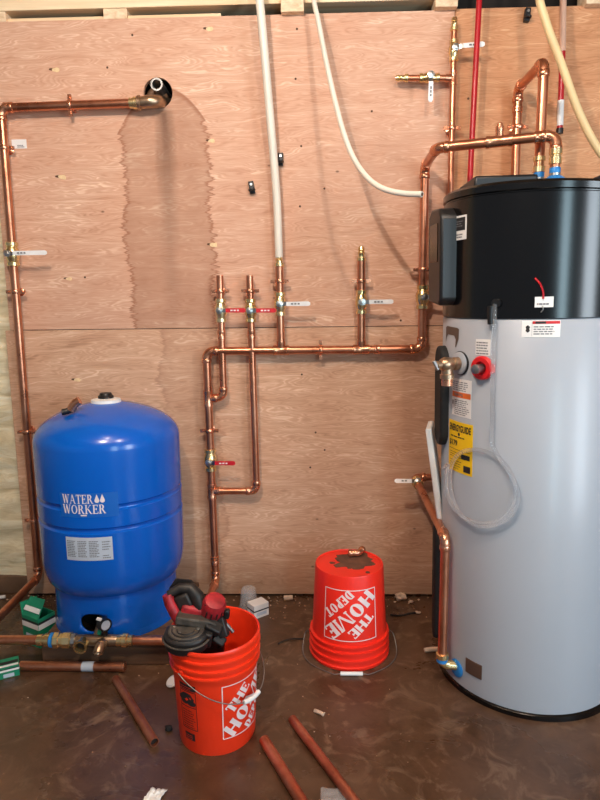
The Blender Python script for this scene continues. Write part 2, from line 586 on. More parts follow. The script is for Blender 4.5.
def arc3(p, d0, d1, er, n=8):
    """fillet of the corner p between incoming direction d0 and outgoing d1; returns points and trim length"""
    d0, d1 = Vector(d0).normalized(), Vector(d1).normalized()
    ang = d0.angle(d1)
    L = er * math.tan(ang / 2)
    nrm = (d1 - d0 * d0.dot(d1)).normalized()
    cen = p - d0 * L + nrm * er
    pts = []
    for i in range(n + 1):
        a = ang * i / n
        pts.append(cen - nrm * (er * cos(a)) + d0 * (er * sin(a)))
    return pts, L


def elbow(parent, p, d0, d1, r, mat='copper_fit', er=None, col=0.018):
    er = er or r * 1.9
    d0, d1 = Vector(d0).normalized(), Vector(d1).normalized()
    pts, L = arc3(Vector(p), d0, d1, er)
    R = r * 1.13
    mb = MB().tube(pts, R, 18)
    mb.lathe([(R, 0), (R * 1.09, 0.003), (R * 1.09, col - 0.003), (R, col)], pts[0] - d0 * col, d0, 18)
    mb.lathe([(R, 0), (R * 1.09, 0.003), (R * 1.09, col - 0.003), (R, col)], pts[-1], d1, 18)
    mb.build('elbow', mat, parent)
    return L


def run(parent, pts, r, mat='copper', fit='copper_fit', er=None):
    """a soldered pipe run: each straight length and each elbow is a part"""
    pts = [Vector(p) for p in pts]
    trim = [0.0] * len(pts)
    for i in range(1, len(pts) - 1):
        trim[i] = elbow(parent, pts[i], pts[i] - pts[i - 1], pts[i + 1] - pts[i], r, fit, er)
    for i in range(len(pts) - 1):
        d = (pts[i + 1] - pts[i]).normalized()
        MB().cyl(pts[i] + d * trim[i], pts[i + 1] - d * trim[i + 1], r, 20).build('pipe', mat, parent)


def tee(parent, p, axis, branch, r, rb, ln=0.035, mat='copper_fit'):
    p, axis, branch = Vector(p), Vector(axis).normalized(), Vector(branch).normalized()
    R, Rb = r * 1.14, rb * 1.14
    mb = MB().lathe([(R * 1.08, 0), (R * 1.08, .012), (R, .016), (R, 2 * ln - .016), (R * 1.08, 2 * ln - .012), (R * 1.08, 2 * ln)], p - axis * ln, axis, 20)
    mb.lathe([(Rb, 0), (Rb, ln - .014), (Rb * 1.08, ln - .01), (Rb * 1.08, ln + .004)], p, branch, 20)
    return mb.build('tee', mat, parent)


def coupling(parent, p, axis, r, ln=0.02, mat='copper_fit'):
    p, axis = Vector(p), Vector(axis).normalized()
    R = r * 1.16
    return MB().lathe([(r, 0), (R, .002), (R, ln * .9), (R * .95, ln), (R, ln * 1.1), (R, 2 * ln - .002), (r, 2 * ln)], p - axis * ln, axis, 20).build('coupling', mat, parent)


def clamp(parent, p, axis, r, wall_y=0.0):
    """two-eared bell hanger with a post to the wall"""
    p, axis = Vector(p), Vector(axis).normalized()
    side = axis.cross(Vector((0, 1, 0))).normalized()
    R = r * 1.2
    mb = MB().lathe([(R * .98, 0), (R * 1.05, .002), (R * 1.05, .014), (R * .98, .016)], p - axis * .008, axis, 20)
    for s in (-1, 1):
        e = p + side * (s * (R + .009))
        Rm = Matrix((side, Vector((0, 1, 0)), axis)).transposed()
        mb.box(e, (.022, .010, .014), Rm)
        mb.cyl(e + Vector((0, -.012, 0)), e + Vector((0, .008, 0)), .0042, 10)
    mb.cyl(p + Vector((0, r, 0)), Vector((p.x, wall_y, p.z)), .006, 10)
    mb.lathe([(.018, 0), (.018, .004), (.008, .009)], (p.x, wall_y, p.z), (0, -1, 0), 16)
    return mb.build('pipe_clamp', 'copper_fit', parent)


def ball_valve(parent, p, axis, hdir, r, hmat, hlen=0.125, sc=1.0, out=(0, -1, 0)):
    p, axis, hdir = Vector(p), Vector(axis).normalized(), Vector(hdir).normalized()
    out = Vector(out)
    R = r * 1.25
    prof = [(R, -.050), (R * 1.18, -.048), (R * 1.18, -.034), (R * .98, -.032), (R * 1.02, -.028), (R * 1.30, -.016), (R * 1.36, 0),
            (R * 1.30, .016), (R * 1.02, .028), (R * .98, .032), (R * 1.18, .034), (R * 1.18, .048), (R, .050)]
    mb = MB().lathe([(a, b * sc) for a, b in prof], p, axis, 16)
    mb.cyl(p, p + out * (R * 1.36 + .012), R * .62, 14)
    v = mb.build('ball_valve', 'brass', parent)
    top = p + out * (R * 1.36 + .010)
    side = out.cross(hdir).normalized()
    Rm = Matrix((hdir, side, out)).transposed()
    h = MB()
    h.lathe([(.0150, 0), (.0150, .010), (.009, .011), (.009, .016), (.005, .017)], top, out, 6)
    def fn(u, w, d):
        return top + hdir * u + side * w + out * (d + .004 + .012 * max(0, min(1, (u - .014) / .02)))
    h.mat(1)
    w0, w1 = .0085, .0095
    us = [-.014, -.005, .012, .020, .028, hlen - .008, hlen]
    ws = [.006, .010, .0085, w0, w0, w1, .005]
    for i in range(len(us) - 1):
        h.mat(0 if i < 4 else 1)
        a, b_ = us[i], us[i + 1]
        wa, wb = ws[i], ws[i + 1]
        h.add([fn(a, -wa, 0), fn(b_, -wb, 0), fn(b_, wb, 0), fn(a, wa, 0), fn(a, -wa, .004), fn(b_, -wb, .004), fn(b_, wb, .004), fn(a, wa, .004)],
              [(3, 2, 1, 0), (4, 5, 6, 7), (0, 1, 5, 4), (1, 2, 6, 5), (2, 3, 7, 6), (3, 0, 4, 7)])
    h.mat(2)
    for a, b_ in ((.048, .058), (.062, .071), (.076, .084)):
        if b_ < hlen - .02:
            h.add([fn(a, -.003, .0046), fn(b_, -.003, .0046), fn(b_, .003, .0046), fn(a, .003, .0046)], [(0, 1, 2, 3)])
    h.build('handle', ['steel', hmat, 'print_grey' if hmat == 'handle_white' else 'logo_white'], v)
    return v


def brass_end(parent, p, d, r, ln=0.05):
    """hex adapter with a barbed end"""
    p, d = Vector(p), Vector(d).normalized()
    mb = MB().lathe([(r * 1.0, 0), (r * 1.25, .002), (r * 1.25, .014), (r * .9, .016), (r * .9, ln * .5), (r * 1.05, ln * .55), (r * .8, ln * .72),
                     (r * 1.0, ln * .76), (r * .78, ln)], p, d, 14)
    return mb.build('brass_adapter', 'brass', parent)


# ------------------------------------------------------------------ lettering
def glyph(ch, T=.17, t=.07):
    """slab-serif capital as convex quads, cap height 1; returns (polys, width)"""
    P = []

    def l(x0, y0, x1, y1, w):
        P.append([(x0 - w / 2, y0), (x0 + w / 2, y0), (x1 + w / 2, y1), (x1 - w / 2, y1)])

    def h(x0, x1, y, w):
        P.append([(x0, y - w / 2), (x1, y - w / 2), (x1, y + w / 2), (x0, y + w / 2)])

    def ser(x, y, w=.30):
        h(x - w / 2, x + w / 2, y + (t / 2 if y < .5 else -t / 2), t)

    def arc(cx, cy, rx, ry, tx, ty, a0, a1, n=12):
        for i in range(n):
            q = []
            for k, a in ((0, i), (1, i), (1, i + 1), (0, i + 1)):
                an = radians(a0 + (a1 - a0) * a / n)
                q.append((cx + (rx - tx * k) * cos(an), cy + (ry - ty * k) * sin(an)))
            P.append(q)
    if ch == 'M':
        T = min(T, .20)
    if ch == 'W':
        l(.12, 1, .34, 0, T); l(.56, 1, .34, 0, t); l(.56, 1, .80, 0, T); l(1.02, 1, .80, 0, t)
        ser(.12, 1); ser(1.02, 1, .26); ser(.56, 1, .2); w = 1.14
    elif ch == 'A':
        l(.12, 0, .44, 1, t); l(.78, 0, .44, 1, T); h(.24, .66, .33, t); ser(.12, 0, .26); ser(.80, 0, .30); w = .94
    elif ch == 'T':
        l(.40, 0, .40, 1, T); h(.04, .76, 1 - t / 2, t); l(.07, .76, .07, 1, t); l(.73, .76, .73, 1, t); ser(.40, 0, .34); w = .80
    elif ch == 'E':
        l(.18, 0, .18, 1, T); h(.05, .66, 1 - t / 2, t); h(.05, .70, t / 2, t); h(.18, .50, .52, t)
        l(.64, .78, .64, 1, t); l(.68, 0, .68, .24, t); l(.50, .40, .50, .64, t); w = .76
    elif ch == 'R':
        l(.18, 0, .18, 1, T); arc(.36, .74, .30, .26, T, t, -90, 90); h(.05, .38, 1 - t / 2, t); h(.18, .40, .51, t)
        l(.74, 0, .44, .5, T); ser(.18, 0); ser(.78, 0, .2); w = .88
    elif ch == 'P':
        l(.18, 0, .18, 1, T); arc(.36, .72, .32, .28, T, t, -90, 90); h(.05, .38, 1 - t / 2, t); h(.18, .40, .47, t); ser(.18, 0, .34); w = .74
    elif ch == 'D':
        l(.18, 0, .18, 1, T); arc(.34, .5, .46, .5, T, t, -90, 90, 16); h(.05, .36, 1 - t / 2, t); h(.05, .36, t / 2, t); w = .86
    elif ch == 'O':
        arc(.46, .5, .42, .5, T, t, 0, 360, 22); w = .92
    elif ch == 'K':
        l(.18, 0, .18, 1, T); l(.26, .45, .72, 1, t); l(.80, 0, .40, .56, T); ser(.18, 0); ser(.18, 1); ser(.72, 1, .24); ser(.84, 0, .22); w = .94
    elif ch == 'H':
        l(.18, 0, .18, 1, T); l(.76, 0, .76, 1, T); h(.18, .76, .5, t * 1.2)
        for x in (.18, .76):
            ser(x, 0, .32); ser(x, 1, .32)
        w = .94
    elif ch == 'M':
        l(.14, 0, .14, 1, t * .9); l(.66, 0, .24, 1, T * .9); l(.66, 0, 1.02, 1, t * .8); l(1.12, 0, 1.12, 1, T)
        ser(.14, 0, .24); ser(.16, 1, .2); ser(1.12, 0, .30); ser(1.14, 1, .22); w = 1.28
    else:
        w = .4
    return P, w


def word(s, T=.17, t=.07, gap=.04):
    out, x = [], 0.0
    for ch in s:
        P, w = glyph(ch, T, t)
        out += [[(a + x, b) for a, b in q] for q in P]
        x += w + gap
    return out, x - gap


def put_word(mb, fn, s, cx, cy, length, height, ang, lift, T=.17, t=.07, flip=1):
    polys, w = word(s, T, t)
    ca, sa = cos(ang), sin(ang)
    for q in polys:
        pts = []
        for x, y in q:
            X, Y = (x / w - .5) * length, (y - .5) * height
            pts.append((cx + flip * (X * ca - Y * sa), cy + flip * (X * sa + Y * ca)))
        mb.poly(fn, pts, lift)


def text_mesh(body):
    """outline of a word in the built-in sans face as 2D polygons (height about 1)"""
    cu = bpy.data.curves.new('lettering', 'FONT')
    cu.body = body
    cu.size = 1.0
    cu.offset = .035
    cu.resolution_u = 2
    o = bpy.data.objects.new('lettering', cu)
    C.objects.link(o)
    dg = bpy.context.evaluated_depsgraph_get()
    me = bpy.data.meshes.new_from_object(o.evaluated_get(dg))
    vs = [(v.co.x, v.co.y) for v in me.vertices]
    fs = [tuple(p.vertices) for p in me.polygons]
    bpy.data.objects.remove(o)
    bpy.data.curves.remove(cu)
    bpy.data.meshes.remove(me)
    return vs, fs


def put_text(mb, fn, body, u0, v0, u1, v1, lift):
    vs, fs = text_mesh(body)
    xs, ys = [v[0] for v in vs], [v[1] for v in vs]
    x0, x1, y0, y1 = min(xs), max(xs), min(ys), max(ys)
    mb.add([fn(u0 + (x - x0) / (x1 - x0) * (u1 - u0), v0 + (y - y0) / (y1 - y0) * (v1 - v0), lift) for x, y in vs], fs)


def text_lines(mb, fn, u0, v0, u1, v1, rows, lift, fill=.45, nu=5):
    """paragraph of print too small to read: short ruled strokes"""
    dv = (v1 - v0) / rows
    for i in range(rows):
        a = v0 + dv * i
        u = u0
        end = u0 + (u1 - u0) * random.uniform(.75, 1.0)
        while u < end - .001:
            w = (u1 - u0) * random.uniform(.10, .26)
            e = min(end, u + w)
            mb.patch(fn, u, a, e, a + dv * fill, lift, max(1, nu // 3))
            u = e + (u1 - u0) * .035


# ================================================================== THE SETTING
def struct(o):
    o['kind'] = 'structure'
    return o


struct(MB().box((0, -2.3, -0.05), (9, 5.6, 0.1)).build('floor', 'floor', smooth=False))
wall = bpy.data.objects.new('wall_back', None)
C.objects.link(wall)
ORG[wall.name] = Vector((0, 0, 0))
struct(wall)


def rect_panel(name, x0, x1, z0, z1, mat, hole=None, y0=0.0, y1=0.018):
    mb = MB()
    if hole:
        hx, hz, hr = hole
        n = 40
        ring, outer = [], []
        for k in range(n):
            a = 2 * pi * k / n
            ring.append((hx + hr * cos(a), hz + hr * sin(a)))
            ca, sa = cos(a), sin(a)
            t = min((x1 - hx) / ca if ca > 1e-6 else 1e9, (x0 - hx) / ca if ca < -1e-6 else 1e9,
                    (z1 - hz) / sa if sa > 1e-6 else 1e9, (z0 - hz) / sa if sa < -1e-6 else 1e9)
            outer.append((hx + t * ca, hz + t * sa))
        vs = [(x, y0, z) for x, z in ring] + [(x, y0, z) for x, z in outer] + [(x, y1, z) for x, z in ring]
        fs = []
        for k in range(n):
            j = (k + 1) % n
            fs.append((k, j, n + j, n + k))
            fs.append((k, 2 * n + k, 2 * n + j, j))
        mb.add(vs, fs)
        for cx, cz in ((x0, z0), (x1, z0), (x1, z1), (x0, z1)):
            best = sorted(range(n), key=lambda k: (outer[k][0] - cx) ** 2 + (outer[k][1] - cz) ** 2)
            # corner triangle between the last point on one side and the first on the other
            ks = [k for k in range(n) if (abs(outer[k][0] - cx) < 1e-6) != (abs(outer[(k + 1) % n][0] - cx) < 1e-6)
                  and min((outer[k][0] - cx) ** 2 + (outer[k][1] - cz) ** 2, 9) < 9]
            ks = sorted(ks, key=lambda k: (outer[k][0] - cx) ** 2 + (outer[k][1] - cz) ** 2)
            k = ks[0]
            j = (k + 1) % n
            mb.add([(outer[k][0], y0, outer[k][1]), (cx, y0, cz), (outer[j][0], y0, outer[j][1])], [(0, 1, 2)])
        mb.add([(x0, y0, z0), (x1, y0, z0), (x1, y1, z0), (x0, y1, z0)], [(0, 1, 2, 3)])
        mb.add([(x0, y0, z1), (x1, y0, z1), (x1, y1, z1), (x0, y1, z1)], [(0, 1, 2, 3)])
        mb.add([(x0, y0, z0), (x0, y0, z1), (x0, y1, z1), (x0, y1, z0)], [(0, 1, 2, 3)])
        mb.add([(x1, y0, z0), (x1, y0, z1), (x1, y1, z1), (x1, y1, z0)], [(0, 1, 2, 3)])
        return mb.build(name, mat, wall, smooth=False, weld=True)
    mb.box(((x0 + x1) / 2, (y0 + y1) / 2, (z0 + z1) / 2), (x1 - x0, y1 - y0, z1 - z0))
    return mb.build(name, mat, wall, smooth=False, bevel=0.0015)


up_panel = rect_panel('plywood_panel', -1.268, 0.6365, 1.2475, 2.492, 'ply_up', (-0.566, 2.208, 0.060))
low_panel = rect_panel('plywood_panel', -1.290, 1.15, 0.012, 1.2445, 'ply_low')
right_panel = rect_panel('plywood_panel', 0.6395, 3.4, 1.2475, 2.496, 'ply_right')
rect_panel('plywood_panel', 1.153, 3.4, 0.022, 1.2445, 'ply_right')
# dark cavity and footing behind the sheets
MB().box((0.6, 0.20, 1.3), (8.0, 0.06, 2.9)).build('backing', 'dark', wall, smooth=False)
MB().box((-0.2, 0.10, 0.046), (7.5, 0.16, 0.092)).build('footing', 'concrete', wall, smooth=False, bevel=0.006)
# chipped screw heads in the plywood, in columns over the studs
for x, z, s in ((-.983, 2.305, 1.0), (-.989, 1.885, 1.0), (-.99, 1.464, .8), (-.985, 1.024, .9), (-.345, 2.445, .9), (-.352, 2.017, .8), (-.357, 1.598, 1.0)):
    p = up_panel if z > 1.246 else low_panel
    pts = []
    for k in range(9):
        a = 2 * pi * k / 9
        rr = (.017 if abs(cos(a)) > .6 else .011) * s * random.uniform(.8, 1.15)
        pts.append((x + rr * cos(a), z + rr * .85 * sin(a)))
    MB().prism(pts, .003, -.0015, lambda u, v, d: Vector((u, d, v))).build('wood_chip', 'chip', p, smooth=False)
    pts = [(x - .018 * s + (.012 * s) * cos(2 * pi * k / 8), z + .003 + .005 * s * sin(2 * pi * k / 8)) for k in range(8)]
    MB().prism(pts, .003, -.0008, lambda u, v, d: Vector((u, d, v))).build('split', 'knot', p, smooth=False)
for x, z in ((.008, 2.437), (-.66, 2.43), (.0, 2.25), (.02, 1.99), (.012, 1.75), (.115, 1.82), (.012, 1.04), (.31, 2.12), (.045, .62), (.07, .78), (.11, .70), (-.77, 2.31), (.70, 2.16), (1.06, 2.30), (.44, 1.27), (-.92, 1.47)):
    p = low_panel if z < 1.246 else (up_panel if x < .636 else right_panel)
    MB().lathe([(.0045, 0), (.0045, .002), (.002, .0025)], (x, .0008, z), (0, -1, 0), 10).build('screw_head', 'knot', p)

# spray foam left of the sheets
g = MB()
nx, nz = 34, 120
vs, fs = [], []
for j in range(nz + 1):
    for i in range(nx + 1):
        x, z = -3.2 + (3.2 - 1.24) * i / nx, .092 + 2.42 * j / nz
        q = Vector((x * 5, 0, z * 13))
        d = noise.noise(q) * .016 + noise.noise(q * 2.7) * .008
        vs.append((x, .030 - d, z))
for j in range(nz):
    for i in range(nx):
        a = j * (nx + 1) + i
        fs.append((a, a + 1, a + nx + 2, a + nx + 1))
g.add(vs, fs)
g.build('spray_foam', 'foam', wall)
# top framing
tr = MB().box((-1.3, 0.043, 2.605), (3.8, 0.10, 0.15)).build('trim_1', 'pine', smooth=False, bevel=.002)
struct(tr)
tr = MB().box((-1.6, 0.030, 2.485), (2.6, 0.022, 0.052)).build('trim_2', 'pine', smooth=False)
struct(tr)
for k, (x0, x1, z0) in enumerate(((-1.40, -1.175, 2.492), (-.774, -.678, 2.492), (-.054, .037, 2.487), (.554, .641, 2.490), (1.138, 1.26, 2.487))):
    yy = -.034 if k in (2, 3, 4) else .0
    tr = MB().box(((x0 + x1) / 2, yy + .045, (z0 + (2.7 if k in (2, 3, 4) else 2.532)) / 2), (x1 - x0, .09, (2.7 if k in (2, 3, 4) else 2.532) - z0)).build('trim_%d' % (3 + k), 'pine_end', smooth=False, bevel=.002)
    struct(tr)
ceil = MB().box((0, -2.3, 2.80), (9, 5.0, 0.04)).build('ceiling', 'joist', smooth=False)
struct(ceil)

# ================================================================== PRESSURE TANK
TX, TY, TZ = -0.757, -0.292, 0.09
# platform
pl = thing('wood_platform', 'low brown timber platform under the blue pressure tank', 'platform', (TX, TY, 0))
MB().box((-.725, -.29, .081), (.51, .50, .018)).build('top_board', 'old_wood', pl, bevel=.002, smooth=False)
for y in (-.50, -.29, -.08):
    MB().box((-.725, y, .036), (.50, .085, .072)).build('runner', 'old_wood', pl, bevel=.004, smooth=False)

tank = thing('pressure_tank', 'tall blue steel well pressure tank standing on the timber platform', 'tank', (TX, TY, TZ))
R0 = .279


def tk_prof():
    P = [(.234, .176), (.250, .182), (.263, .200), (.272, .232), (.277, .275), (R0, .42), (R0, .438), (.271, .444), (.2695, .450), (.271, .456), (R0, .462),
         (R0, .523), (.271, .529), (.2695, .535), (.271, .541), (R0, .547), (R0, .74)]
    for i in range(1, 15):
        a = i / 14 * pi / 2
        P.append((R0 - .060 * (1 - cos(a)) - .205 * (i / 14) ** 2.2 * 1.0, .74 + .10 * sin(a) + .048 * (i / 14) ** 1.6))
    P.append((0.004, .889))
    return P


MB().lathe([(r, z + TZ) for r, z in tk_prof()], (TX, TY, 0), (0, 0, 1), 72).build('shell', 'blue', tank, angle=30)
# skirt with an oval opening
sk = MB()
n = 72
sk.lathe([(.228, .18), (.239, .186), (.240, .18), (.2405, .118), (.2406, .112), (.2412, .034), (.2413, .028), (.2415, .02), (.247, .006), (.247, .0), (.235, .0), (.2345, .17), (.228, .18)], (TX, TY, TZ), (0, 0, 1), n, False, False)
sko = sk.build('skirt', 'blue', tank, weld=True)
cut = MB()
oz, oa = .163, -.86
ca = radians(-90)
poly = []
for k in range(28):
    a = 2 * pi * k / 28
    poly.append((.052 * (abs(cos(a)) ** .8) * (1 if cos(a) >= 0 else -1), .037 * sin(a)))
cxw = -.772
cut.prism(poly, TY - .40, TY - .12, lambda u, v, d: Vector((cxw + u, d, oz + v)))
cuto = cut.build('cutter', 'dark', None)
sko_b = sko.modifiers.new('opening', 'BOOLEAN')
sko_b.object = cuto
sko_b.operation = 'DIFFERENCE'
sko_b.solver = 'EXACT'
cuto.location = -Vector((0, 0, 0))
bpy.context.view_layer.update()
dg = bpy.context.evaluated_depsgraph_get()
new_me = bpy.data.meshes.new_from_object(sko.evaluated_get(dg))
sko.modifiers.clear()
sko.data = new_me
bpy.data.objects.remove(cuto)
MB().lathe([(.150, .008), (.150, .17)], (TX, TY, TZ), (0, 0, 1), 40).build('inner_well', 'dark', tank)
# top cap
MB().lathe([(.058, .878), (.056, .892), (.030, .897)], (TX, TY, TZ), (0, 0, 1), 32).build('cap_ring', 'white', tank)
MB().lathe([(.030, .890), (.030, .905), (.024, .910), (.022, .917), (.010, .919)], (TX, TY, TZ), (0, 0, 1), 24).build('air_valve_cap', 'black', tank)


def tank_fn(u, v, d):
    a = radians(-90) + u / R0
    return Vector((TX + (R0 + d) * cos(a), TY + (R0 + d) * sin(a), v))


def tu(deg):
    return radians(deg + 90) * R0


tu0, tu1 = tu(-107.5), tu(-77)
lg = MB()
lg.slab(tank_fn, tu0 - .012, .594, tu(-66), .684, 0, .0008, 10, 2)
lg.mat(1)
W1 = (tu1 - tu0) * .74
put_word(lg, tank_fn, 'WATER', tu0 + .058, .663, .116, .034, 0, .0016, .18, .075)
put_word(lg, tank_fn, 'WORKER', tu0 + .079, .625, .158, .034, 0, .0016, .18, .075)
for cx in (tu0 + .129, tu0 + .148):
    pts = [(cx, .681)] + [(cx + .0085 * cos(a), .657 + .0085 * sin(a)) for a in [radians(30 - 240 * k / 14) for k in range(15)]]
    lg.poly(tank_fn, pts, .0016)
lg.patch(tank_fn, tu0 + .068, .600, tu0 + .090, .605, .0016, 3)
lg.build('logo', ['blue_film', 'logo_white'], tank, label='white serif lettering with two water drops')
lb = MB()
l0, l1 = tu(-107.5), tu(-72)
lb.slab(tank_fn, l0, .43, l1, .518, 0, .0008, 12)
lb.mat(1)
cw = (l1 - l0)
for k in range(3):
    text_lines(lb, tank_fn, l0 + cw * (.03 + .245 * k), .444, l0 + cw * (.24 + .245 * k), .508, 10, .0014, .5)
text_lines(lb, tank_fn, l0 + cw * .79, .47, l0 + cw * .96, .508, 4, .0014, .4)
text_lines(lb, tank_fn, l0 + cw * .79, .438, l0 + cw * .96, .455, 2, .0014, .4)
lb.build('data_label', ['silver_label', 'print_grey'], tank)

# fitting lying on the tank shoulder
def tank_z(r):
    P = tk_prof()
    for (r0, z0), (r1_, z1) in zip(P[16:], P[17:]):
        if r1_ <= r <= r0:
            return TZ + z0 + (z1 - z0) * (r0 - r) / (r0 - r1_)
    return TZ + .889


fx, fy = -.852, -.415
fz = tank_z(sqrt((fx - TX) ** 2 + (fy - TY) ** 2))
ft = thing('copper_fitting', 'short copper elbow with dark tape lying on the blue tank top', 'fitting', (fx, fy, fz))
MB().tube([(fx + .004, fy, fz + .016), (fx + .012, fy, fz + .030), (fx + .024, fy + .001, fz + .044), (fx + .038, fy + .003, fz + .052)], .0165, 14).build('elbow', 'copper_fit', ft)
MB().tube([(fx - .026, fy - .012, fz + .010), (fx - .012, fy - .008, fz + .011), (fx + .006, fy, fz + .018)], .012, 12).build('taped_end', 'black', ft)

# ---------------------------------------------------------------- tank tee assembly
ty_, tz_ = -.53, .092
as_ = thing('tank_tee', 'brass tank tee with gauge and copper pipes before the blue tank', 'pipe fitting', (-.80, ty_, 0))
MB().cyl((-1.15, ty_, tz_), (-.955, ty_, tz_), .0172, 20).build('pipe', 'copper', as_)
MB().cyl((-.625, ty_, tz_), (-.44, ty_, tz_), .0172, 20).build('pipe', 'copper', as_)
MB().lathe([(.021, 0), (.021, .018), (.0185, .02), (.0185, .028), (.024, .03), (.024, .046)], (-.985, ty_, tz_), (1, 0, 0), 12).build('adapter', 'brass', as_)
MB().lathe([(.020, 0), (.027, .003), (.027, .012), (.020, .015)], (-.939, ty_, tz_), (1, 0, 0), 20).build('tape_ring', 'tape_blue', as_)
MB().lathe([(.024, 0), (.030, .004), (.030, .022), (.026, .026), (.026, .034), (.030, .038), (.030, .066), (.024, .070)], (-.925, ty_, tz_), (1, 0, 0), 8).build('union', 'brass', as_)
MB().lathe([(.025, 0), (.025, .014)], (-.855, ty_, tz_), (1, 0, 0), 8).build('union_nut', 'dull_steel', as_)
tb = MB().lathe([(.019, 0), (.021, .01), (.021, .15), (.019, .16)], (-.842, ty_, tz_), (1, 0, 0), 20)
tb.cyl((-.765, ty_, tz_), (-.765, TY - .13, .15), .017, 16)
tb.build('body', 'bronze', as_)
pt = MB()
pt.lathe([(.022, 0), (.022, .030), (.0255, .032), (.0255, .044), (.0185, .044), (.0165, .012)], (-.808, ty_ - .004, tz_ - .002), (0, -1, 0), 20, True, True)
pt.build('port', 'brass', as_)
MB().lathe([(.0168, 0), (.0168, .001)], (-.808, ty_ - .0285, tz_ - .002), (0, -1, 0), 18).build('port_bore', 'dark', as_)
MB().lathe([(.021, 0), (.021, .016), (.026, .02), (.026, .036), (.0205, .04), (.0205, .058)], (-.684, ty_, tz_), (1, 0, 0), 10).build('adapter', 'brass', as_)
dv = MB()
dv.lathe([(.018, 0), (.018, .020), (.022, .022), (.022, .034)], (-.735, ty_, tz_), (0, -1, 0), 16)
dv.tube([(-.735, ty_ - .03, tz_), (-.736, ty_ - .045, tz_ - .004), (-.738, ty_ - .054, tz_ - .014)], [.018, .019, .019], 16)
dv.lathe([(.0185, 0), (.0185, .008), (.013, .01), (.010, .016)], (-.738, ty_ - .052, tz_ - .012), (-.05, -.8, -.6), 14)
dv.build('drain_cock', 'bronze', as_)
ga = MB()
gc = Vector((-.728, ty_ - .005, .158))
gd = Vector((.80, -.70, .05)).normalized()
ga.cyl((-.730, ty_, tz_), (-.728, ty_, .14), .009, 10)
ga.lathe([(.021, -.020), (.0245, -.016), (.0245, .012), (.0215, .013), (.0215, .009)], gc, gd, 24)
gau = ga.build('gauge', 'black', as_)
MB().lathe([(.0180, .0095), (.0180, .0105)], gc, gd, 24).build('gauge_face', 'silver_label', gau)
MB().box(gc + Vector((-.012, -.016, .030)), (.018, .012, .006), Matrix.Rotation(.3, 3, 'Y')).build('gauge_tag', 'paper', gau)
MB().tube([(-.752, ty_ - .002, .118), (-.748, ty_, .132), (-.738, ty_, .142)], .008, 10).build('schrader_valve', 'green', as_)

# ================================================================== COPPER PIPEWORK
as_.location += Vector((.012, -.035, .022))   # clear of the tank foot
ty_, tz_ = -.565, .114
r1, r34, r12 = .0172, .0150, .0118
Yw = -.045
left = thing('copper_supply_pipe', 'copper supply pipe from the wall hole down the left edge of the plywood', 'pipe', (-1.21, Yw, .05))
run(left, [(-.655, Yw, 2.157), (-1.203, Yw, 2.150), (-1.212, Yw, .118), (-1.205, ty_, tz_), (-1.138, ty_, tz_)], r1)
coupling(left, (-1.170, Yw, 2.1503), (1, 0, 0), r1)
clamp(left, (-.917, Yw, 2.154), (1, 0, 0), r1)
clamp(left, (-1.203, Yw, 1.994), (0, 0, 1), r1)
clamp(left, (-1.206, Yw, 1.411), (0, 0, 1), r1)
clamp(left, (-1.209, Yw, .80), (0, 0, 1), r1)
clamp(left, (-1.211, Yw, .39), (0, 0, 1), r1)
ball_valve(left, (-1.2055, Yw, 1.567), (0, 0, 1), (1, 0, 0), r1, 'handle_white', .172)
MB().lathe([(.021, 0), (.021, .016), (.0245, .018), (.0245, .034), (.020, .036)], (-.672, Yw, 2.157), (1, 0, 0), 12).build('adapter', 'brass', left)
el = MB()
pts, _ = arc3(Vector((-.566, Yw - .004, 2.160)), (1, 0, 0.02), (.25, 1, .35), .034, 10)
el.tube([(-.636, Yw, 2.157)] + pts + [(-.548, .06, 2.185)], [.023] + [.0255] * len(pts) + [.0245], 20)
el.lathe([(.0265, 0), (.0285, .002), (.0285, .012), (.0265, .014)], (-.640, Yw, 2.157), (1, 0, 0.02), 20)
el.build('wall_elbow', 'bronze', left)
# the grey sleeve in the hole
sl = MB()
sl.lathe([(.018, 0), (.018, .17), (.025, .17), (.025, 0)], (-.563, .14, 2.228), (0, -1, .02), 24, False, False)
tag(sl.build('conduit_stub', 'dull_steel', None, loc=(-.563, .14, 2.228)), 'open grey conduit stub poking from the round hole in the plywood', 'pipe')
tag(MB().lathe([(.044, 0), (.044, .09), (.034, .10)], (-.581, .13, 2.203), (0, -1, 0), 30).build('hole_putty', 'putty', None, loc=(-.581, .13, 2.203)), 'brown sealing putty inside the round hole in the plywood', 'sealant')
# stickers on the wall by the left pipe
pt2 = MB().box((-1.160, -.001, 2.020), (.062, .003, .036)).mat(1)
text_lines(pt2, lambda u, v, d: Vector((u, d, v)), -1.168, 2.006, -1.136, 2.018, 2, -.0029, .6)
tag(pt2.build('paper_tag', ['paper', 'print_grey'], None, loc=(-1.16, 0, 2.02), smooth=False), 'small white paper tag on the plywood beside the left copper pipe', 'tag')

man = thing('copper_manifold', 'copper manifold with four valved risers running along the wall to the water heater', 'pipe', (-.40, Yw, .06))
hz = 1.150
# main header
run(man, [(-.388, ty_ + .05, .113), (-.392, Yw, .096), (-.397, Yw, hz), (.5245, Yw, hz), (.5225, Yw, 1.893), (.5215, -.30, 1.90), (.905, -.42, 1.905), (.905, -.42, 1.80)], r1)
run(man, [(-.388, ty_ + .052, .113), (-.388, ty_, tz_), (-.428, ty_, tz_)], r1, er=.02)
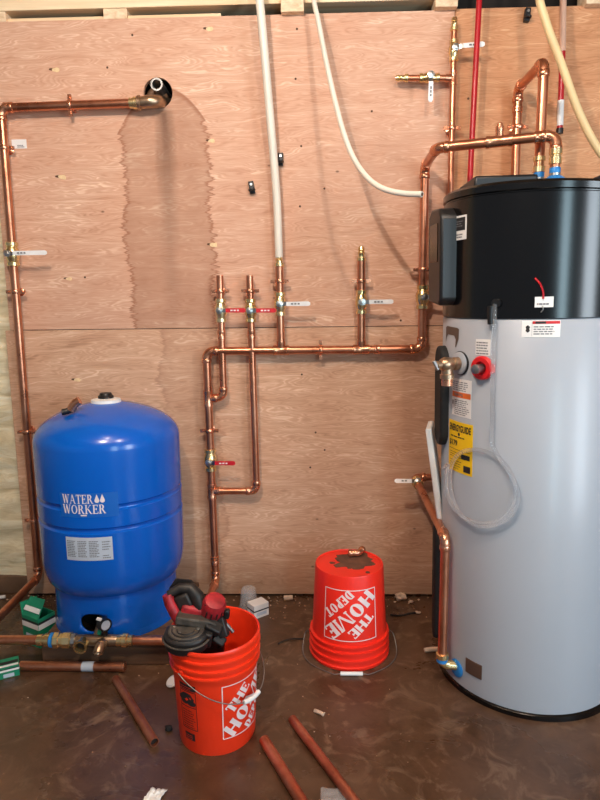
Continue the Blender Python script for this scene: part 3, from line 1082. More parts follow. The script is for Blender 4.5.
# first red riser
run(man, [(-.3285, Yw, 1.468), (-.3285, Yw, .948), (-.396, Yw, .944)], r34)
tee(man, (-.3965, Yw, .944), (0, 0, 1), (1, 0, 0), r1, r34)
ball_valve(man, (-.3285, Yw, 1.322), (0, 0, 1), (1, 0, 0), r34, 'handle_red', .112)
clamp(man, (-.3285, Yw, 1.402), (0, 0, 1), r34)
coupling(man, (-.3285, Yw, 1.22), (0, 0, 1), r34)
# second red riser
run(man, [(-.2025, Yw - .002, 1.466), (-.194, Yw - .002, .525), (-.392, Yw, .525)], r34)
tee(man, (-.3955, Yw, .525), (0, 0, 1), (1, 0, 0), r1, r34)
ball_valve(man, (-.2012, Yw, 1.320), (0, 0, 1), (1, 0, 0), r34, 'handle_red', .112)
clamp(man, (-.202, Yw, 1.402), (0, 0, 1), r34)
coupling(man, (-.2005, Yw, 1.22), (0, 0, 1), r34)
# riser to the white pipe
run(man, [(-.0745, Yw, hz), (-.0765, Yw, 1.505)], r34 * 1.08)
tee(man, (-.0745, Yw, hz), (1, 0, 0), (0, 0, 1), r1, r34)
ball_valve(man, (-.0755, Yw, 1.346), (0, 0, 1), (1, 0, 0), r34, 'handle_white', .128)
clamp(man, (-.076, Yw, 1.440), (0, 0, 1), r34)
brass_end(man, (-.0765, Yw, 1.500), (0, 0, 1), .0160, .05)
# capped riser
run(man, [(.2685, Yw, hz), (.2665, Yw, 1.53)], r34 * 1.08)
tee(man, (.2685, Yw, hz), (1, 0, 0), (0, 0, 1), r1, r34)
ball_valve(man, (.2675, Yw, 1.350), (0, 0, 1), (1, 0, 0), r34, 'handle_white', .128)
clamp(man, (.267, Yw, 1.437), (0, 0, 1), r34)
brass_end(man, (.2665, Yw, 1.518), (0, 0, 1), .0145, .06)
clamp(man, (.095, Yw, hz), (1, 0, 0), r1)
coupling(man, (.335, Yw, hz), (1, 0, 0), r1, .014)
# valve on the heater leg
ball_valve(man, (.5243, Yw, 1.367), (0, 0, 1), (1, 0, 0), r1, 'handle_white', .095)
clamp(man, (.524, Yw, 1.480), (0, 0, 1), r1)
# valve on the drop
ball_valve(man, (-.396, Yw, .668), (0, 0, 1), (1, 0, 0), r1, 'handle_red', .118)
clamp(man, (-.3962, Yw, .80), (0, 0, 1), r1)
coupling(man, (-.393, Yw, .20), (0, 0, 1), r1)
# air-bleed tee on the heater leg
a_, b_ = Vector((.5215, -.30, 1.90)), Vector((.905, -.42, 1.905))
dd = (b_ - a_).normalized()
pm = a_ + dd * .215
tee(man, pm, dd, (0, 0, 1), r1, r12, .045)
MB().lathe([(.007, 0), (.007, .01), (.010, .012), (.010, .020), (.006, .024)], pm + Vector((0, 0, .038)), (0, 0, 1), 10).build('bleed_cap', 'copper_fit', man)
coupling(man, a_ + dd * .345, dd, r1, .016)
# cold nipple into the heater
MB().lathe([(.021, 0), (.021, .022), (.018, .024), (.018, .030), (.022, .032), (.022, .05)], (.905, -.42, 1.81), (0, 0, 1), 10).build('adapter', 'brass', man)

branch = thing('copper_branch_pipe', 'thin copper pipe with two white levered valves rising behind the water heater', 'pipe', (.632, Yw, 1.0))
run(branch, [(.632, Yw, 1.10), (.6265, Yw, 2.40)], r12)
tee(branch, (.6275, Yw, 2.224), (0, 0, 1), (-1, 0, 0), r12, r12, .026)
run(branch, [(.6275, Yw, 2.224), (.435, Yw, 2.228)], r12)
ball_valve(branch, (.533, Yw, 2.2265), (1, 0, 0), (-.02, 0, -1), r12, 'handle_white', .105, .8)
brass_end(branch, (.45, Yw, 2.228), (-1, 0, 0), .0125, .05)
ball_valve(branch, (.627, Yw, 2.324), (0, 0, 1), (1, 0, .03), r12, 'handle_white', .108, .8)
brass_end(branch, (.6265, Yw, 2.395), (0, 0, 1), .0125, .05)
clamp(branch, (.6285, Yw, 2.036), (0, 0, 1), r12)

hot = thing('copper_hot_pipe', 'copper pipe bridging from the plywood over to the top of the water heater', 'pipe', (.89, Yw, 1.2))
run(hot, [(.893, Yw, 1.30), (.885, Yw, 2.180), (.877, -.345, 2.168), (.877, -.345, 1.79)], r1)
clamp(hot, (.8905, Yw, 2.035), (0, 0, 1), r1)
coupling(hot, (.8855, Yw, 2.10), (0, 0, 1), r1, .012)
MB().lathe([(.021, 0), (.021, .018), (.0175, .02), (.0175, .036), (.021, .038), (.021, .052)], (.877, -.345, 1.80), (0, 0, 1), 10).build('adapter', 'brass', hot)

drain = thing('copper_drain_pipe', 'copper pipe leaving the wall and dropping to the heater drain', 'pipe', (.51, -.66, 0))
run(drain, [(.66, -.06, .588), (.502, -.06, .590), (.512, -.655, .553), (.511, -.662, .118)], .0155)
ball = ball_valve(drain, (.503, -.13, .586), (.02, -1, -.06), (-1, 0, .0), .0145, 'handle_white', .10, .6, (0, -.45, .3))
de = MB()
pts, _ = arc3(Vector((.511, -.662, .088)), (0, 0, -1), (1, 0, -.12), .026, 8)
de.tube(pts, .0175, 16)
de.lathe([(.0175, 0), (.0225, .002), (.0225, .018), (.0175, .02)], (.511, -.662, .110), (0, 0, 1), 10)
de.lathe([(.0165, 0), (.0165, .03)], pts[-1], (1, 0, -.12), 16)
de.build('drain_elbow', 'brass', drain)
MB().lathe([(.0195, 0), (.0195, .014)], (.511, -.662, .098), (0, 0, 1), 18).build('tape_wrap', 'tape_blue', drain)

# ---------------------------------------------------------------- plastic pipes and hoses


def spline(pts, n=8):
    P = [Vector(p) for p in pts]
    P = [P[0] * 2 - P[1]] + P + [P[-1] * 2 - P[-2]]
    out = []
    for i in range(1, len(P) - 2):
        for k in range(n):
            t = k / n
            a, b, c, d = P[i - 1], P[i], P[i + 1], P[i + 2]
            out.append(0.5 * ((2 * b) + (c - a) * t + (2 * a - 5 * b + 4 * c - d) * t * t + (3 * b - a - 3 * c + d) * t ** 3))
    out.append(P[-2])
    return out


def hose(name, pts, r, mat, label, cat, hollow=None):
    pp = spline(pts)
    t = thing(name, label, cat, pp[0])
    MB().tube(pp, r, 14).build('tube', mat, t)
    if hollow:
        d = (pp[-1] - pp[-2]).normalized()
        MB().lathe([(r * .62, 0), (r * .62, .0006)], pp[-1], d, 14).build('bore', hollow, t)
    return t


hose('white_pipe', [(-.155, -.13, 2.775), (-.128, -.10, 2.46), (-.104, -.07, 2.12), (-.083, -.05, 1.80), (-.0765, Yw, 1.538)], .0165, 'pvc',
     'straight white plastic pipe dropping from the ceiling onto the centre riser', 'pipe')
hose('white_hose', [(.035, -.02, 2.775), (.076, -.12, 2.490), (.092, -.15, 2.406), (.122, -.21, 2.231), (.153, -.27, 2.073), (.182, -.33, 1.947), (.215, -.38, 1.850), (.257, -.44, 1.774), (.303, -.50, 1.726), (.362, -.55, 1.700), (.420, -.60, 1.687)], .0095, 'pvc',
     'thin white plastic hose curving down to an open end near the heater', 'hose', 'knot')
hose('red_pipe', [(.712, -.10, 2.775), (.705, -.105, 2.45), (.697, -.11, 2.14), (.690, -.115, 1.835), (.689, -.115, 1.60)], .0108, 'red_pex',
     'bright red plastic pipe hanging straight down beside the heater top', 'pipe')
hose('beige_hose', [(.80, -.36, 2.775), (.826, -.39, 2.40), (.858, -.40, 2.27), (.911, -.40, 2.15), (.988, -.40, 1.975), (1.07, -.40, 1.845), (1.16, -.40, 1.77), (1.30, -.40, 1.72)], .0135, 'beige',
     'thick beige plastic hose curving down at the upper right corner', 'hose')
pk = thing('red_glare_pipe', 'red plastic pipe with painted pale pink glare against the plywood at upper right', 'pipe', (1.045, -.05, 2.02))
MB().cyl((1.030, -.05, 2.775), (1.050, -.05, 2.31), .0120, 16).build('pipe', 'red_pex_glare', pk)  # upper length of the red pipe, its glare painted as a paler colour
MB().cyl((1.050, -.05, 2.31), (1.055, -.05, 2.02), .0110, 16).build('pipe', 'red_pex', pk)
MB().cyl((1.0535, -.05, 2.13), (1.0552, -.05, 2.035), .0122, 16).build('paper_wrap', 'paper', pk)
MB().lathe([(.014, 0), (.014, .02)], (1.055, -.05, 2.005), (0, 0, 1), 14).build('end_plug', 'black', pk)

# black pipe clips


def clip(x, z, tilt, label):
    t = thing('pipe_clip', label, 'clip', (x, 0, z), 'black pipe clips on the plywood')
    Rm = Matrix.Rotation(tilt, 3, 'Y')
    c = Vector((x, -.010, z))
    MB().box(c, (.022, .020, .050), Rm).build('base', 'black', t, bevel=.003)
    pts = [c + Rm @ Vector((.010 * cos(a), -.012 - .014 * sin(a), -.012)) for a in [radians(-20 + 200 * k / 8) for k in range(9)]]
    MB().tube(pts, .005, 8).build('jaw', 'black', t)
    MB().cyl(c + Rm @ Vector((0, -.008, .012)), c + Rm @ Vector((0, -.0125, .012)), .005, 10).build('nail_head', 'steel', t)


clip(-.188, 1.827, -.15, 'black plastic clip on bare plywood left of the white pipe')
clip(-.066, 1.937, .05, 'black plastic clip touching the right side of the white pipe')
clip(.919, 2.462, .1, 'black plastic clip high on the plywood between red and beige pipes')

# ================================================================== WATER HEATER
HR = .304
heat = thing('water_heater', 'tall grey hybrid water heater with a black top section', 'water heater', (.838, -.532, 0), local=True,
             rot=(.020, -.017, 0))


def hfn(u, v, d):
    """u: arc length measured from the camera-left side, v: height, d: lift from the jacket"""
    a = radians(-180) + u / HR
    return Vector(((HR + d) * cos(a), (HR + d) * sin(a), v))


def hu(deg):
    return radians(deg + 180) * HR


ZS, ZT = 1.2995, 1.684
MB().lathe([(HR - .004, .018), (HR, .022), (HR, ZS - .004), (HR - .003, ZS)], n=96).build('jacket', 'heater', heat)
MB().lathe([(HR - .02, 0), (HR + .006, 0), (HR + .006, .024), (HR - .002, .030)], n=96).build('base_ring', 'cap_black', heat)
sh = MB().lathe([(HR - .004, ZS), (HR + .002, ZS + .003), (HR + .002, ZT - .034), (HR - .0025, ZT - .031), (HR - .0025, ZT - .028), (HR + .004, ZT - .025), (HR + .004, ZT - .008),
            (HR - .004, ZT), (HR - .03, ZT + .003), (.02, ZT + .006)], n=96)
for v in sh.v:
    v.z += -.05 * v.x * max(0, (v.z - ZS) / (ZT - ZS))
sh.build('top_shroud', 'cap_black', heat)
MB().box((-.130, .05, ZT + .030), (.20, .22, .055)).build('filter_cover', 'black', heat, bevel=.008)
MB().box((.235, .03, ZT + .024), (.15, .24, .050)).build('fan_cover', 'black', heat, bevel=.008)
# nipples
for x, y, nm in ((.098, .148, 'cold'), (.070, .223, 'hot')):
    MB().lathe([(.0165, 0), (.0165, .07), (.019, .072), (.019, .092), (.0165, .094), (.0165, .120)], (x, y, ZT), (0, 0, 1), 16).build('nipple', 'steel', heat)
    MB().lathe([(.0180, .088), (.0185, .09), (.0185, .108), (.0180, .11)], (x, y, ZT), (0, 0, 1), 16).build('tape_ring', 'tape_blue', heat)
MB().lathe([(.048, .0), (.048, .062), (.026, .080), (.020, .084)], (.098, .148, ZT), (0, 0, 1), 24).build('blue_collar', 'tape_blue', heat)
# control box on the left flank
a0 = radians(-176)
Rb = Matrix.Rotation(a0, 3, 'Z')
cb = MB()
poly = [(-.075, 1.352), (.055, 1.340), (.075, 1.358), (.075, 1.618), (.05, 1.645), (-.04, 1.652), (-.075, 1.63)]
cb.prism(poly, HR - .05, HR + .044, lambda u, v, d: Rb @ Vector((d, u, v)))
cbo = cb.build('control_box', 'black', heat, bevel=.009)
sc = MB()
sc.prism([(-.045, 1.48), (.045, 1.48), (.045, 1.60), (-.045, 1.60)], HR + .0435, HR + .0465, lambda u, v, d: Rb @ Vector((d, u, v)))
sc.build('display', 'cap_black', cbo)
# black side covers lower down
for z0, z1, az, th in ((.86, 1.205, -179, .024), (.10, .545, 173, .026)):
    Rs = Matrix.Rotation(radians(az), 3, 'Z')
    poly = []
    w_ = .05
    for k in range(13):
        a = pi * k / 12
        poly.append((w_ * cos(a), z1 - w_ + w_ * sin(a)))
    for k in range(13):
        a = pi + pi * k / 12
        poly.append((w_ * cos(a), z0 + w_ + w_ * sin(a)))
    sd = MB()
    sd.prism(poly, HR - .012, HR + th, lambda u, v, d: Rs @ Vector((d, u, v)))
    sd.build('side_cover', 'rubber', heat, bevel=.008)
# pouch of papers taped behind the flank
Rp = Matrix.Rotation(radians(166), 3, 'Z') @ Matrix.Rotation(.13, 3, 'Y')
MB().box(Rp @ Vector((HR + .024, 0, .0)) + Vector((0, 0, .785)), (.022, .14, .34), Rp).build('document_pouch', 'white', heat, bevel=.006)
MB().box(Rp @ Vector((HR + .037, -.02, .12)) + Vector((0, 0, .785)), (.006, .05, .035), Rp).build('pouch_seal', 'green', heat, bevel=.002)
# arched hand hold as a flat patch, brown reflection painted into its colour
hh = MB()
u0, u1 = hu(-176), hu(-158)
pts_o = []
arch = [(u0, 1.268), (u0 + .015, 1.273), (u1 - .012, 1.270), (u1, 1.266), (u1 - .002, 1.235), (u1 - .016, 1.206)]
inn = [(u1 - .020, 1.208), (u1 - .018, 1.232), (u1 - .028, 1.244), (u0 + .022, 1.246), (u0 + .010, 1.236), (u0, 1.218)]
quads = [(arch[0], arch[1], inn[4], inn[5]), (arch[1], arch[2], inn[3], inn[4]), (arch[2], arch[3], inn[2], inn[3]), (arch[3], arch[4], inn[1], inn[2]), (arch[4], arch[5], inn[0], inn[1])]
for q in quads:
    hh.poly(hfn, q, .0012)
hh.build('hand_hold', 'grey_brown', heat)
# relief valve
az = radians(-156)
rd = Vector((cos(az), sin(az), 0))
tg = Vector((-sin(az), cos(az), 0))
vp = rd * HR + Vector((0, 0, 1.158))
MB().lathe([(.036, -.004), (.036, .008), (.030, .012)], vp, rd, 28).build('valve_flange', 'heater', heat, bevel=.001)
MB().lathe([(.0385, -.006), (.0385, .004)], vp, rd, 28).build('flange_gasket', 'black', heat)
rv = MB()
rv.lathe([(.017, .008), (.021, .012), (.021, .028), (.016, .032), (.022, .040), (.024, .058), (.020, .072), (.013, .078), (.013, .092), (.006, .098)], vp, rd, 14)
rv.lathe([(.019, .0), (.019, .030), (.0225, .032), (.0225, .046)], vp + rd * .052, (0, 0, -1), 14)
rvo = rv.build('relief_valve', 'bronze', heat)
MB().lathe([(.018, .044), (.018, .068)], vp + rd * .052, (0, 0, -1), 16).build('copper_outlet', 'copper_fit', rvo)
MB().box(vp + rd * .098 + tg * .004, (.010, .010, .034), Matrix.Rotation(az, 3, 'Z') @ Matrix.Rotation(.5, 3, 'Y')).build('test_lever', 'dull_steel', rvo, bevel=.002)
# red port ring with a nipple
az = radians(-138.5)
rd2 = Vector((cos(az), sin(az), 0))
rp = rd2 * HR + Vector((0, 0, 1.151))
MB().lathe([(.037, -.004), (.037, .010), (.033, .015), (.021, .015), (.019, .004)], rp, rd2, 32).build('red_ring', 'red_plastic', heat)
MB().lathe([(.0195, .0), (.0195, .003)], rp, rd2, 20).build('ring_recess', 'dark', heat)
MB().lathe([(.0125, .0), (.0125, .028), (.0145, .030), (.0145, .044), (.010, .046)], rp, rd2, 16).build('nipple', 'dull_steel', heat)
# labels


def heater_label(name, d0, d1, z0, z1, mats, fill, nu=8, d=.0008):
    mb = MB()
    mb.slab(hfn, hu(d0), z0, hu(d1), z1, 0, d, nu)
    fill(mb, hu(d0), hu(d1), z0, z1)
    return mb.build(name, mats, heat)


def f_energy(mb, a, b, z0, z1):
    w = b - a
    mb.mat(1)
    put_text(mb, hfn, 'ENERGYGUIDE', a + w * .06, z1 - .034, b - w * .06, z1 - .010, .0016)
    put_text(mb, hfn, 'I', a + w * .46, z1 - .046, a + w * .54, z1 - .037, .0016)
    text_lines(mb, hfn, a + w * .12, z1 - .054, b - w * .2, z1 - .046, 1, .0015, .5)
    put_text(mb, hfn, '$179', a + w * .06, z1 - .086, a + w * .44, z1 - .064, .0016)
    mb.patch(hfn, a + w * .05, z1 - .096, b - w * .05, z1 - .0945, .0015, 5)
    text_lines(mb, hfn, a + w * .08, z1 - .122, b - w * .12, z1 - .100, 3, .0015, .22)
    mb.patch(hfn, a + w * .60, z0 + .050, b - w * .08, z0 + .066, .0015, 4)
    mb.patch(hfn, a + w * .70, z0 + .008, b - w * .06, z0 + .030, .0015, 4)
    text_lines(mb, hfn, a + w * .07, z0 + .010, a + w * .62, z0 + .044, 4, .0015, .2)


heater_label('energy_label', -168, -144.5, .793, .964, ['yellow', 'print_dark'], f_energy)


def f_warn(mb, a, b, z0, z1):
    w = b - a
    mb.mat(1)
    mb.patch(hfn, a + w * .02, z0 + .062, b - w * .02, z0 + .080, .0014, 6)
    mb.mat(2)
    put_text(mb, hfn, 'WARNING', a + w * .16, z0 + .066, a + w * .62, z0 + .076, .002)
    text_lines(mb, hfn, a + w * .16, z0 + .006, b - w * .06, z0 + .058, 8, .0014, .4)
    text_lines(mb, hfn, a + w * .05, z0 + .085, b - w * .05, z1 - .005, 5, .0014, .4)
    mb.patch(hfn, a + w * .03, z0 + .036, a + w * .10, z0 + .050, .0014, 2)


heater_label('warning_label', -164.5, -146.3, .983, 1.106, ['paper', 'orange_print', 'print_grey'], f_warn)


def f_lines(rows):
    def f(mb, a, b, z0, z1):
        w = b - a
        mb.mat(1)
        text_lines(mb, hfn, a + w * .06, z0 + .004, b - w * .06, z1 - .004, rows, .0014, .45)
    return f


heater_label('port_label', -143.8, -134, 1.189, 1.239, ['paper', 'print_grey'], f_lines(5), 5)


def f_scald(mb, a, b, z0, z1):
    w = b - a
    mb.mat(1)
    mb.patch(hfn, a + w * .28, z1 - .010, b - w * .02, z1 - .002, .0014, 6)
    mb.mat(2)
    text_lines(mb, hfn, a + w * .31, z0 + .008, b - w * .06, z1 - .013, 4, .0014, .45)
    mb.mat(3)
    mb.patch(hfn, a + w * .35, z1 - .009, a + w * .62, z1 - .003, .002, 3)
    pts = [(a + w * .16 + .007 * cos(t) * (1 if k % 2 else .6), (z0 + z1) / 2 + .011 * sin(t)) for k, t in enumerate([2 * pi * i / 12 for i in range(12)])]
    mb.poly(hfn, pts, .0016)
    mb.patch(hfn, a + w * .265, z0 + .003, a + w * .270, z1 - .003, .0014, 1)


heater_label('scald_label', -116.8, -97, 1.248, 1.2965, ['paper', 'red_print', 'print_grey', 'print_dark'], f_scald, 10)


def f_box(mb, a, b, z0, z1):
    w = b - a
    mb.mat(1)
    mb.patch(hfn, a + w * .08, z0 + .028, b - w * .08, z1 - .006, .0034, 4)
    mb.mat(2)
    text_lines(mb, hfn, a + w * .16, z0 + .040, b - w * .2, z1 - .012, 3, .0040, .4)
    text_lines(mb, hfn, a + w * .12, z0 + .006, b - w * .2, z0 + .022, 2, .0034, .5)


heater_label('rating_label', -165.5, -152.5, 1.543, 1.616, ['paper', 'print_dark', 'print_grey'], f_box, 6, .0030)
# tag on a red wire
tgm = MB()
tgm.slab(hfn, hu(-110.6), 1.334, hu(-101.3), 1.364, .003, .0055, 5)
tgm.mat(1)
text_lines(tgm, hfn, hu(-109.5), 1.341, hu(-102.5), 1.349, 1, .0062, .6)
tgm.build('wire_tag', ['paper', 'print_grey'], heat)
MB().tube(spline([hfn(hu(-111), 1.417, .002), hfn(hu(-108.3), 1.400, .006), hfn(hu(-106.7), 1.377, .008), hfn(hu(-106.5), 1.358, .007)]), .0028, 8).build('red_wire', 'red_pex', heat)
MB().tube(spline([hfn(hu(-106.6), 1.338, .006), hfn(hu(-106.4), 1.328, .008), hfn(hu(-107.4), 1.320, .007)]), .0016, 8).build('wire_end', 'steel', heat)
# vinyl condensate hose
MB().lathe([(.013, 0), (.013, .014)], hfn(hu(-130.6), 1.348, .0), (cos(radians(-130.6)), sin(radians(-130.6)), 0), 16).build('hose_port', 'black', heat)
MB().tube([hfn(hu(-133), 1.340, .014), hfn(hu(-133.2), 1.318, .014), hfn(hu(-133.2), 1.286, .012)], .0095, 12).build('hose_clip', 'black', heat)
hp = [hfn(hu(-131), 1.346, .013), hfn(hu(-131), 1.26, .012), hfn(hu(-131), 1.11, .012), hfn(hu(-130.6), .99, .012), hfn(hu(-130), .915, .014)]
cu_, cz_ = hu(-139.5), .768
for k in range(0, 28):
    a = radians(32 - k * 22)
    rr = .119 + .007 * sin(k * .5)
    hp.append(hfn(cu_ + rr * 1.02 * cos(a) + .004 * sin(k), cz_ + rr * sin(a), .013 + .007 * sin(k * .33) + .0010 * k * .3))
hp.append(hfn(hu(-168), .79, .020))
MB().tube(spline(hp, 5), .0068, 10).build('clear_hose', 'clear', heat)
# access plate and drain
pltm = MB()
pltm.slab(hfn, hu(-146), .096, hu(-134), .148, 0, .003, 5)
pltm.build('access_plate', 'brown_plate', heat)
az = radians(-154.5)
rd3 = Vector((cos(az), sin(az), 0))
MB().lathe([(.031, -.006), (.031, .005), (.026, .008), (.014, .008)], rd3 * HR + Vector((0, 0, .082)), rd3, 28).build('drain_collar', 'tape_blue', heat)

# ================================================================== BUCKETS
BH = .365


def bucket_r(z):
    return .1285 + (.1425 - .1285) * z / .30


def bucket(name, label, loc, inverted, rotz, mat, sc):
    rot = (pi, 0, rotz) if inverted else (0, 0, rotz)
    b = thing(name, label, 'bucket', (loc[0], loc[1], BH * sc[1] if inverted else 0), 'orange plastic buckets', local=True, rot=rot)
    b.scale = (sc[0], sc[0], sc[1])
    prof = [(.120, .004), (.1235, 0), (.1265, 0), (.1285, .006), (bucket_r(.268), .268), (.1505, .270), (.1505, .276), (.1445, .278), (.1450, .292), (.1520, .294), (.1520, .300), (.1460, .302),
            (.1465, .322), (.1535, .324), (.1535, .330), (.1475, .332), (.148, .350), (.153, .353), (.153, .361), (.150, .365), (.1455, .363), (.142, .33), (.1245, .012), (.1225, .008), (.002, .008)]
    mb = MB().lathe(prof, n=64, cap0=False, cap1=True)
    mb.add([(0, 0, .004)], [])
    o = mb.build('pail', mat, b)
    MB().lathe([(.120, .0045), (.120, .0055)], n=48).build('pail_bottom', mat, b)
    return b


def bfn(az0):
    def f(u, v, d):
        rr = bucket_r(v) + d
        a = radians(az0) + u / .135
        return Vector((rr * cos(a), rr * sin(a), v))
    return f


def depot_logo(b, az0, cz, side, lift=.0012):
    fn = bfn(az0)
    mb = MB()
    h = side / 2
    w = .0032
    mb.patch(fn, -h, cz - h, h, cz - h + w, lift, 16)
    mb.patch(fn, -h, cz + h - w, h, cz + h, lift, 16)
    mb.patch(fn, -h, cz - h, -h + w, cz + h, lift, 1, 6)
    mb.patch(fn, h - w, cz - h, h, cz + h, lift, 1, 6)
    g = lambda u, v, d: fn(u, cz + v, d)
    a = radians(45)
    k = .7071
    put_word(mb, g, 'HOME', 0, 0, side * 1.16, side * .27, a, lift, .29, .11)
    put_word(mb, g, 'THE', -side * .20, side * .20, side * .54, side * .19, a, lift, .29, .11)
    put_word(mb, g, 'DEPOT', side * .215, -side * .215, side * .66, side * .18, a, lift, .29, .11)
    return mb.build('logo', 'logo_white', b, label='white diagonal slab-serif logo in a square outline')


def ear(b, az, z):
    a = radians(az)
    rr = bucket_r(z) + .006
    c = Vector((rr * cos(a), rr * sin(a), z))
    MB().lathe([(.008, -.006), (.008, .002), (.005, .005), (.003, .006)], c, (cos(a), sin(a), 0), 18).build('ear', b['mat_name'], b)


bk = bucket('bucket', 'upright orange bucket holding the red and black saw', (-.248, -.885), False, 0.0, 'bucket', (.935, .955))
bk['mat_name'] = 'bucket'
depot_logo(bk, -33, .150, .187)
ear(bk, -127, .284)
ear(bk, 53, .284)
axis = Vector((cos(radians(53)), sin(radians(53)), 0))
outd = Vector((cos(radians(-37)), sin(radians(-37)), 0))
apex = outd * .168 + Vector((0, 0, -.100))
bail_pts = [Vector((0, 0, .284)) + axis * (.158 * cos(t)) + apex * sin(t) for t in [pi * k / 28 for k in range(29)]]
bl = MB().tube(bail_pts, .0018, 8).build('bail', 'wire', bk)
MB().tube(bail_pts[12:17], .0075, 12).build('grip', 'white', bl)
# black safety print
fn0 = bfn(-121)
fn = lambda u, v, d: fn0(u * 1.15, .142 + (v - .155) * 1.04, d)
pr = MB()
pr.patch(fn, -.028, .233, .028, .252, .0012, 6)
pts = [(-.024 + .0, .190)]
for cx_, cz_2, rx, rz in ((-.004, .205, .026, .018), (.012, .192, .015, .010), (-.012, .192, .012, .008)):
    pr.poly(fn, [(cx_ + rx * cos(2 * pi * k / 16) * (1 + .18 * sin(5 * k)), cz_2 + rz * sin(2 * pi * k / 16)) for k in range(16)], .0012)
for v0, v1 in ((.176, .178), (.228, .230), (.100, .102)):
    pr.patch(fn, -.028, v0, .028, v1, .0012, 6)
pr.patch(fn, -.028, .100, -.0265, .230, .0012, 1, 4)
pr.patch(fn, .0265, .100, .028, .230, .0012, 1, 4)
text_lines(pr, fn, -.022, .106, .022, .170, 8, .0012, .24)
pr.patch(fn, -.020, .062, .016, .086, .0012, 6)
pr.mat(1)
text_lines(pr, fn, -.024, .236, .024, .249, 2, .002, .35)
text_lines(pr, fn, -.017, .065, .012, .083, 3, .002, .3)
fnp = fn
pr.poly(fn, [(-.010, .200), (-.002, .208), (.004, .202), (-.004, .196)], .002)
pr.poly(fn, [(.004, .212), (.014, .208), (.010, .204)], .002)
pr.build('safety_print', ['print_dark', 'bucket'], bk, label='black warning print')

bi = bucket('bucket', 'upside-down orange bucket with a muddy bottom near the wall', (.197, -.425), True, 0.0, 'bucket_old', (1.02, .985))
bi['mat_name'] = 'bucket_old'
# the inverted frame is turned about X, so local azimuth +a appears at -a
lo = depot_logo(bi, 91, .150, .200)
ear(bi, 0, .285)
ear(bi, 180, .285)
pts = []
for x, y, z in ((-.156, .0, .080), (-.172, .004, .055), (-.176, -.050, .010), (-.140, -.115, .004), (-.068, -.168, .004), (-.04, -.172, .0065), (.04, -.172, .0065), (.068, -.168, .004), (.140, -.115, .004), (.176, -.05, .010), (.172, .004, .055), (.156, .0, .080)):
    pts.append(Vector((x, -y, BH - z)))
bl = MB().tube(spline(pts, 5), .0018, 8).build('bail', 'wire', bi)
MB().tube([Vector((x, .172, BH - .0075)) for x in (-.04, -.02, 0, .02, .04)], .0072, 12).build('grip', 'white', bl)
mud = []
for k in range(26):
    a = 2 * pi * k / 26
    rr = .090 * (.62 + .42 * noise.noise(Vector((cos(a) * 1.7, sin(a) * 1.7, 3.1))) + .22 * noise.noise(Vector((cos(a) * 6, sin(a) * 6, .4))) + .12)
    mud.append((.022 + rr * 1.15 * cos(a), -.02 + rr * sin(a)))
MB().prism(mud, .0050, .0030, lambda u, v, d: Vector((u, v, d))).build('mud_patch', 'mud', bi)
for i in range(7):
    cx_, cy_ = random.uniform(-.09, .09), random.uniform(-.05, .08)
    s = random.uniform(.008, .018)
    MB().prism([(cx_ + s * random.uniform(.6, 1.3) * cos(2 * pi * k / 9), cy_ + s * random.uniform(.5, 1.1) * sin(2 * pi * k / 9)) for k in range(9)], .0050, .0035, lambda u, v, d: Vector((u, v, d))).build('mud_patch', 'mud', bi)
del bk['mat_name'], bi['mat_name']
# copper elbow on the upturned bottom
fe = thing('copper_fitting', 'small copper elbow lying on the upturned bucket', 'fitting', (.224, -.357, BH * .985))
pts, _ = arc3(Vector((.236, -.370, BH * .985 + .014)), (1, 0, 0), (.6, .75, .25), .018, 6)
MB().tube([(.198, -.370, BH * .985 + .014)] + pts + [(.256, -.345, BH * .985 + .022)], .0125, 16).build('elbow', 'copper_fit', fe)
MB().lathe([(.0128, 0), (.0142, .002), (.0142, .012), (.0128, .014)], (.197, -.370, BH * .985 + .014), (1, 0, 0), 16).build('collar', 'copper_fit', fe)
MB().lathe([(.0128, 0), (.0142, .002), (.0142, .010), (.0128, .012)], (.248, -.356, BH * .985 + .018), (.6, .75, .25), 16).build('collar', 'copper_fit', fe)

# ================================================================== SAW IN THE BUCKET
saw = thing('band_saw', 'dirty red and black cordless band saw stuck into the upright bucket', 'power tool', (-.31, -.90, .30))
saw.location = (-.29, -.915, .283)
g = MB()
prof = [(0.0, -.026), (.048, -.026), (.062, -.020), (.066, -.006), (.066, .008), (.060, .020), (.045, .026), (.0, .026)]
ga_d = Vector((.10, -.20, .97))
poly = []
for k in range(17):
    a = pi + pi * k / 16
    poly.append((.066 * cos(a), .052 * sin(a)))
poly += [(.066, .030), (-.066, .030)]
gc = Vector((-.336, -.955, .380))
Rg = frame_z(ga_d)
g = MB()
ux, uy = Vector((1, 0, -.02)), Vector((0, .96, .18))
uz = ux.cross(uy).normalized()
g.prism(poly, -.026, .026, lambda u, v, d: gc + ux * u + uy * v + uz * d)
g.build('blade_guard', 'tool_black', saw, bevel=.009)
gr = MB()
gr.prism([(p[0] * .8, p[1] * .8) for p in poly], .024, .031, lambda u, v, d: gc + ux * u + uy * v + uz * d)
gr.build('guard_cover', 'tool_grey', saw, bevel=.004)
MB().box((-.320, -.925, .425), (.10, .05, .026), Matrix.Rotation(.15, 3, 'Y')).build('shoe_plate', 'tool_grey', saw, bevel=.006)
mh = MB()
md = Vector((.25, -.35, .75)).normalized()
mh.lathe([(.020, -.06), (.031, -.050), (.036, -.035), (.036, .022), (.030, .036), (.018, .040)], (-.262, -.905, .452), md, 20)
mo = mh.build('motor_housing', 'tool_red', saw)
Rmh = frame_z(md)
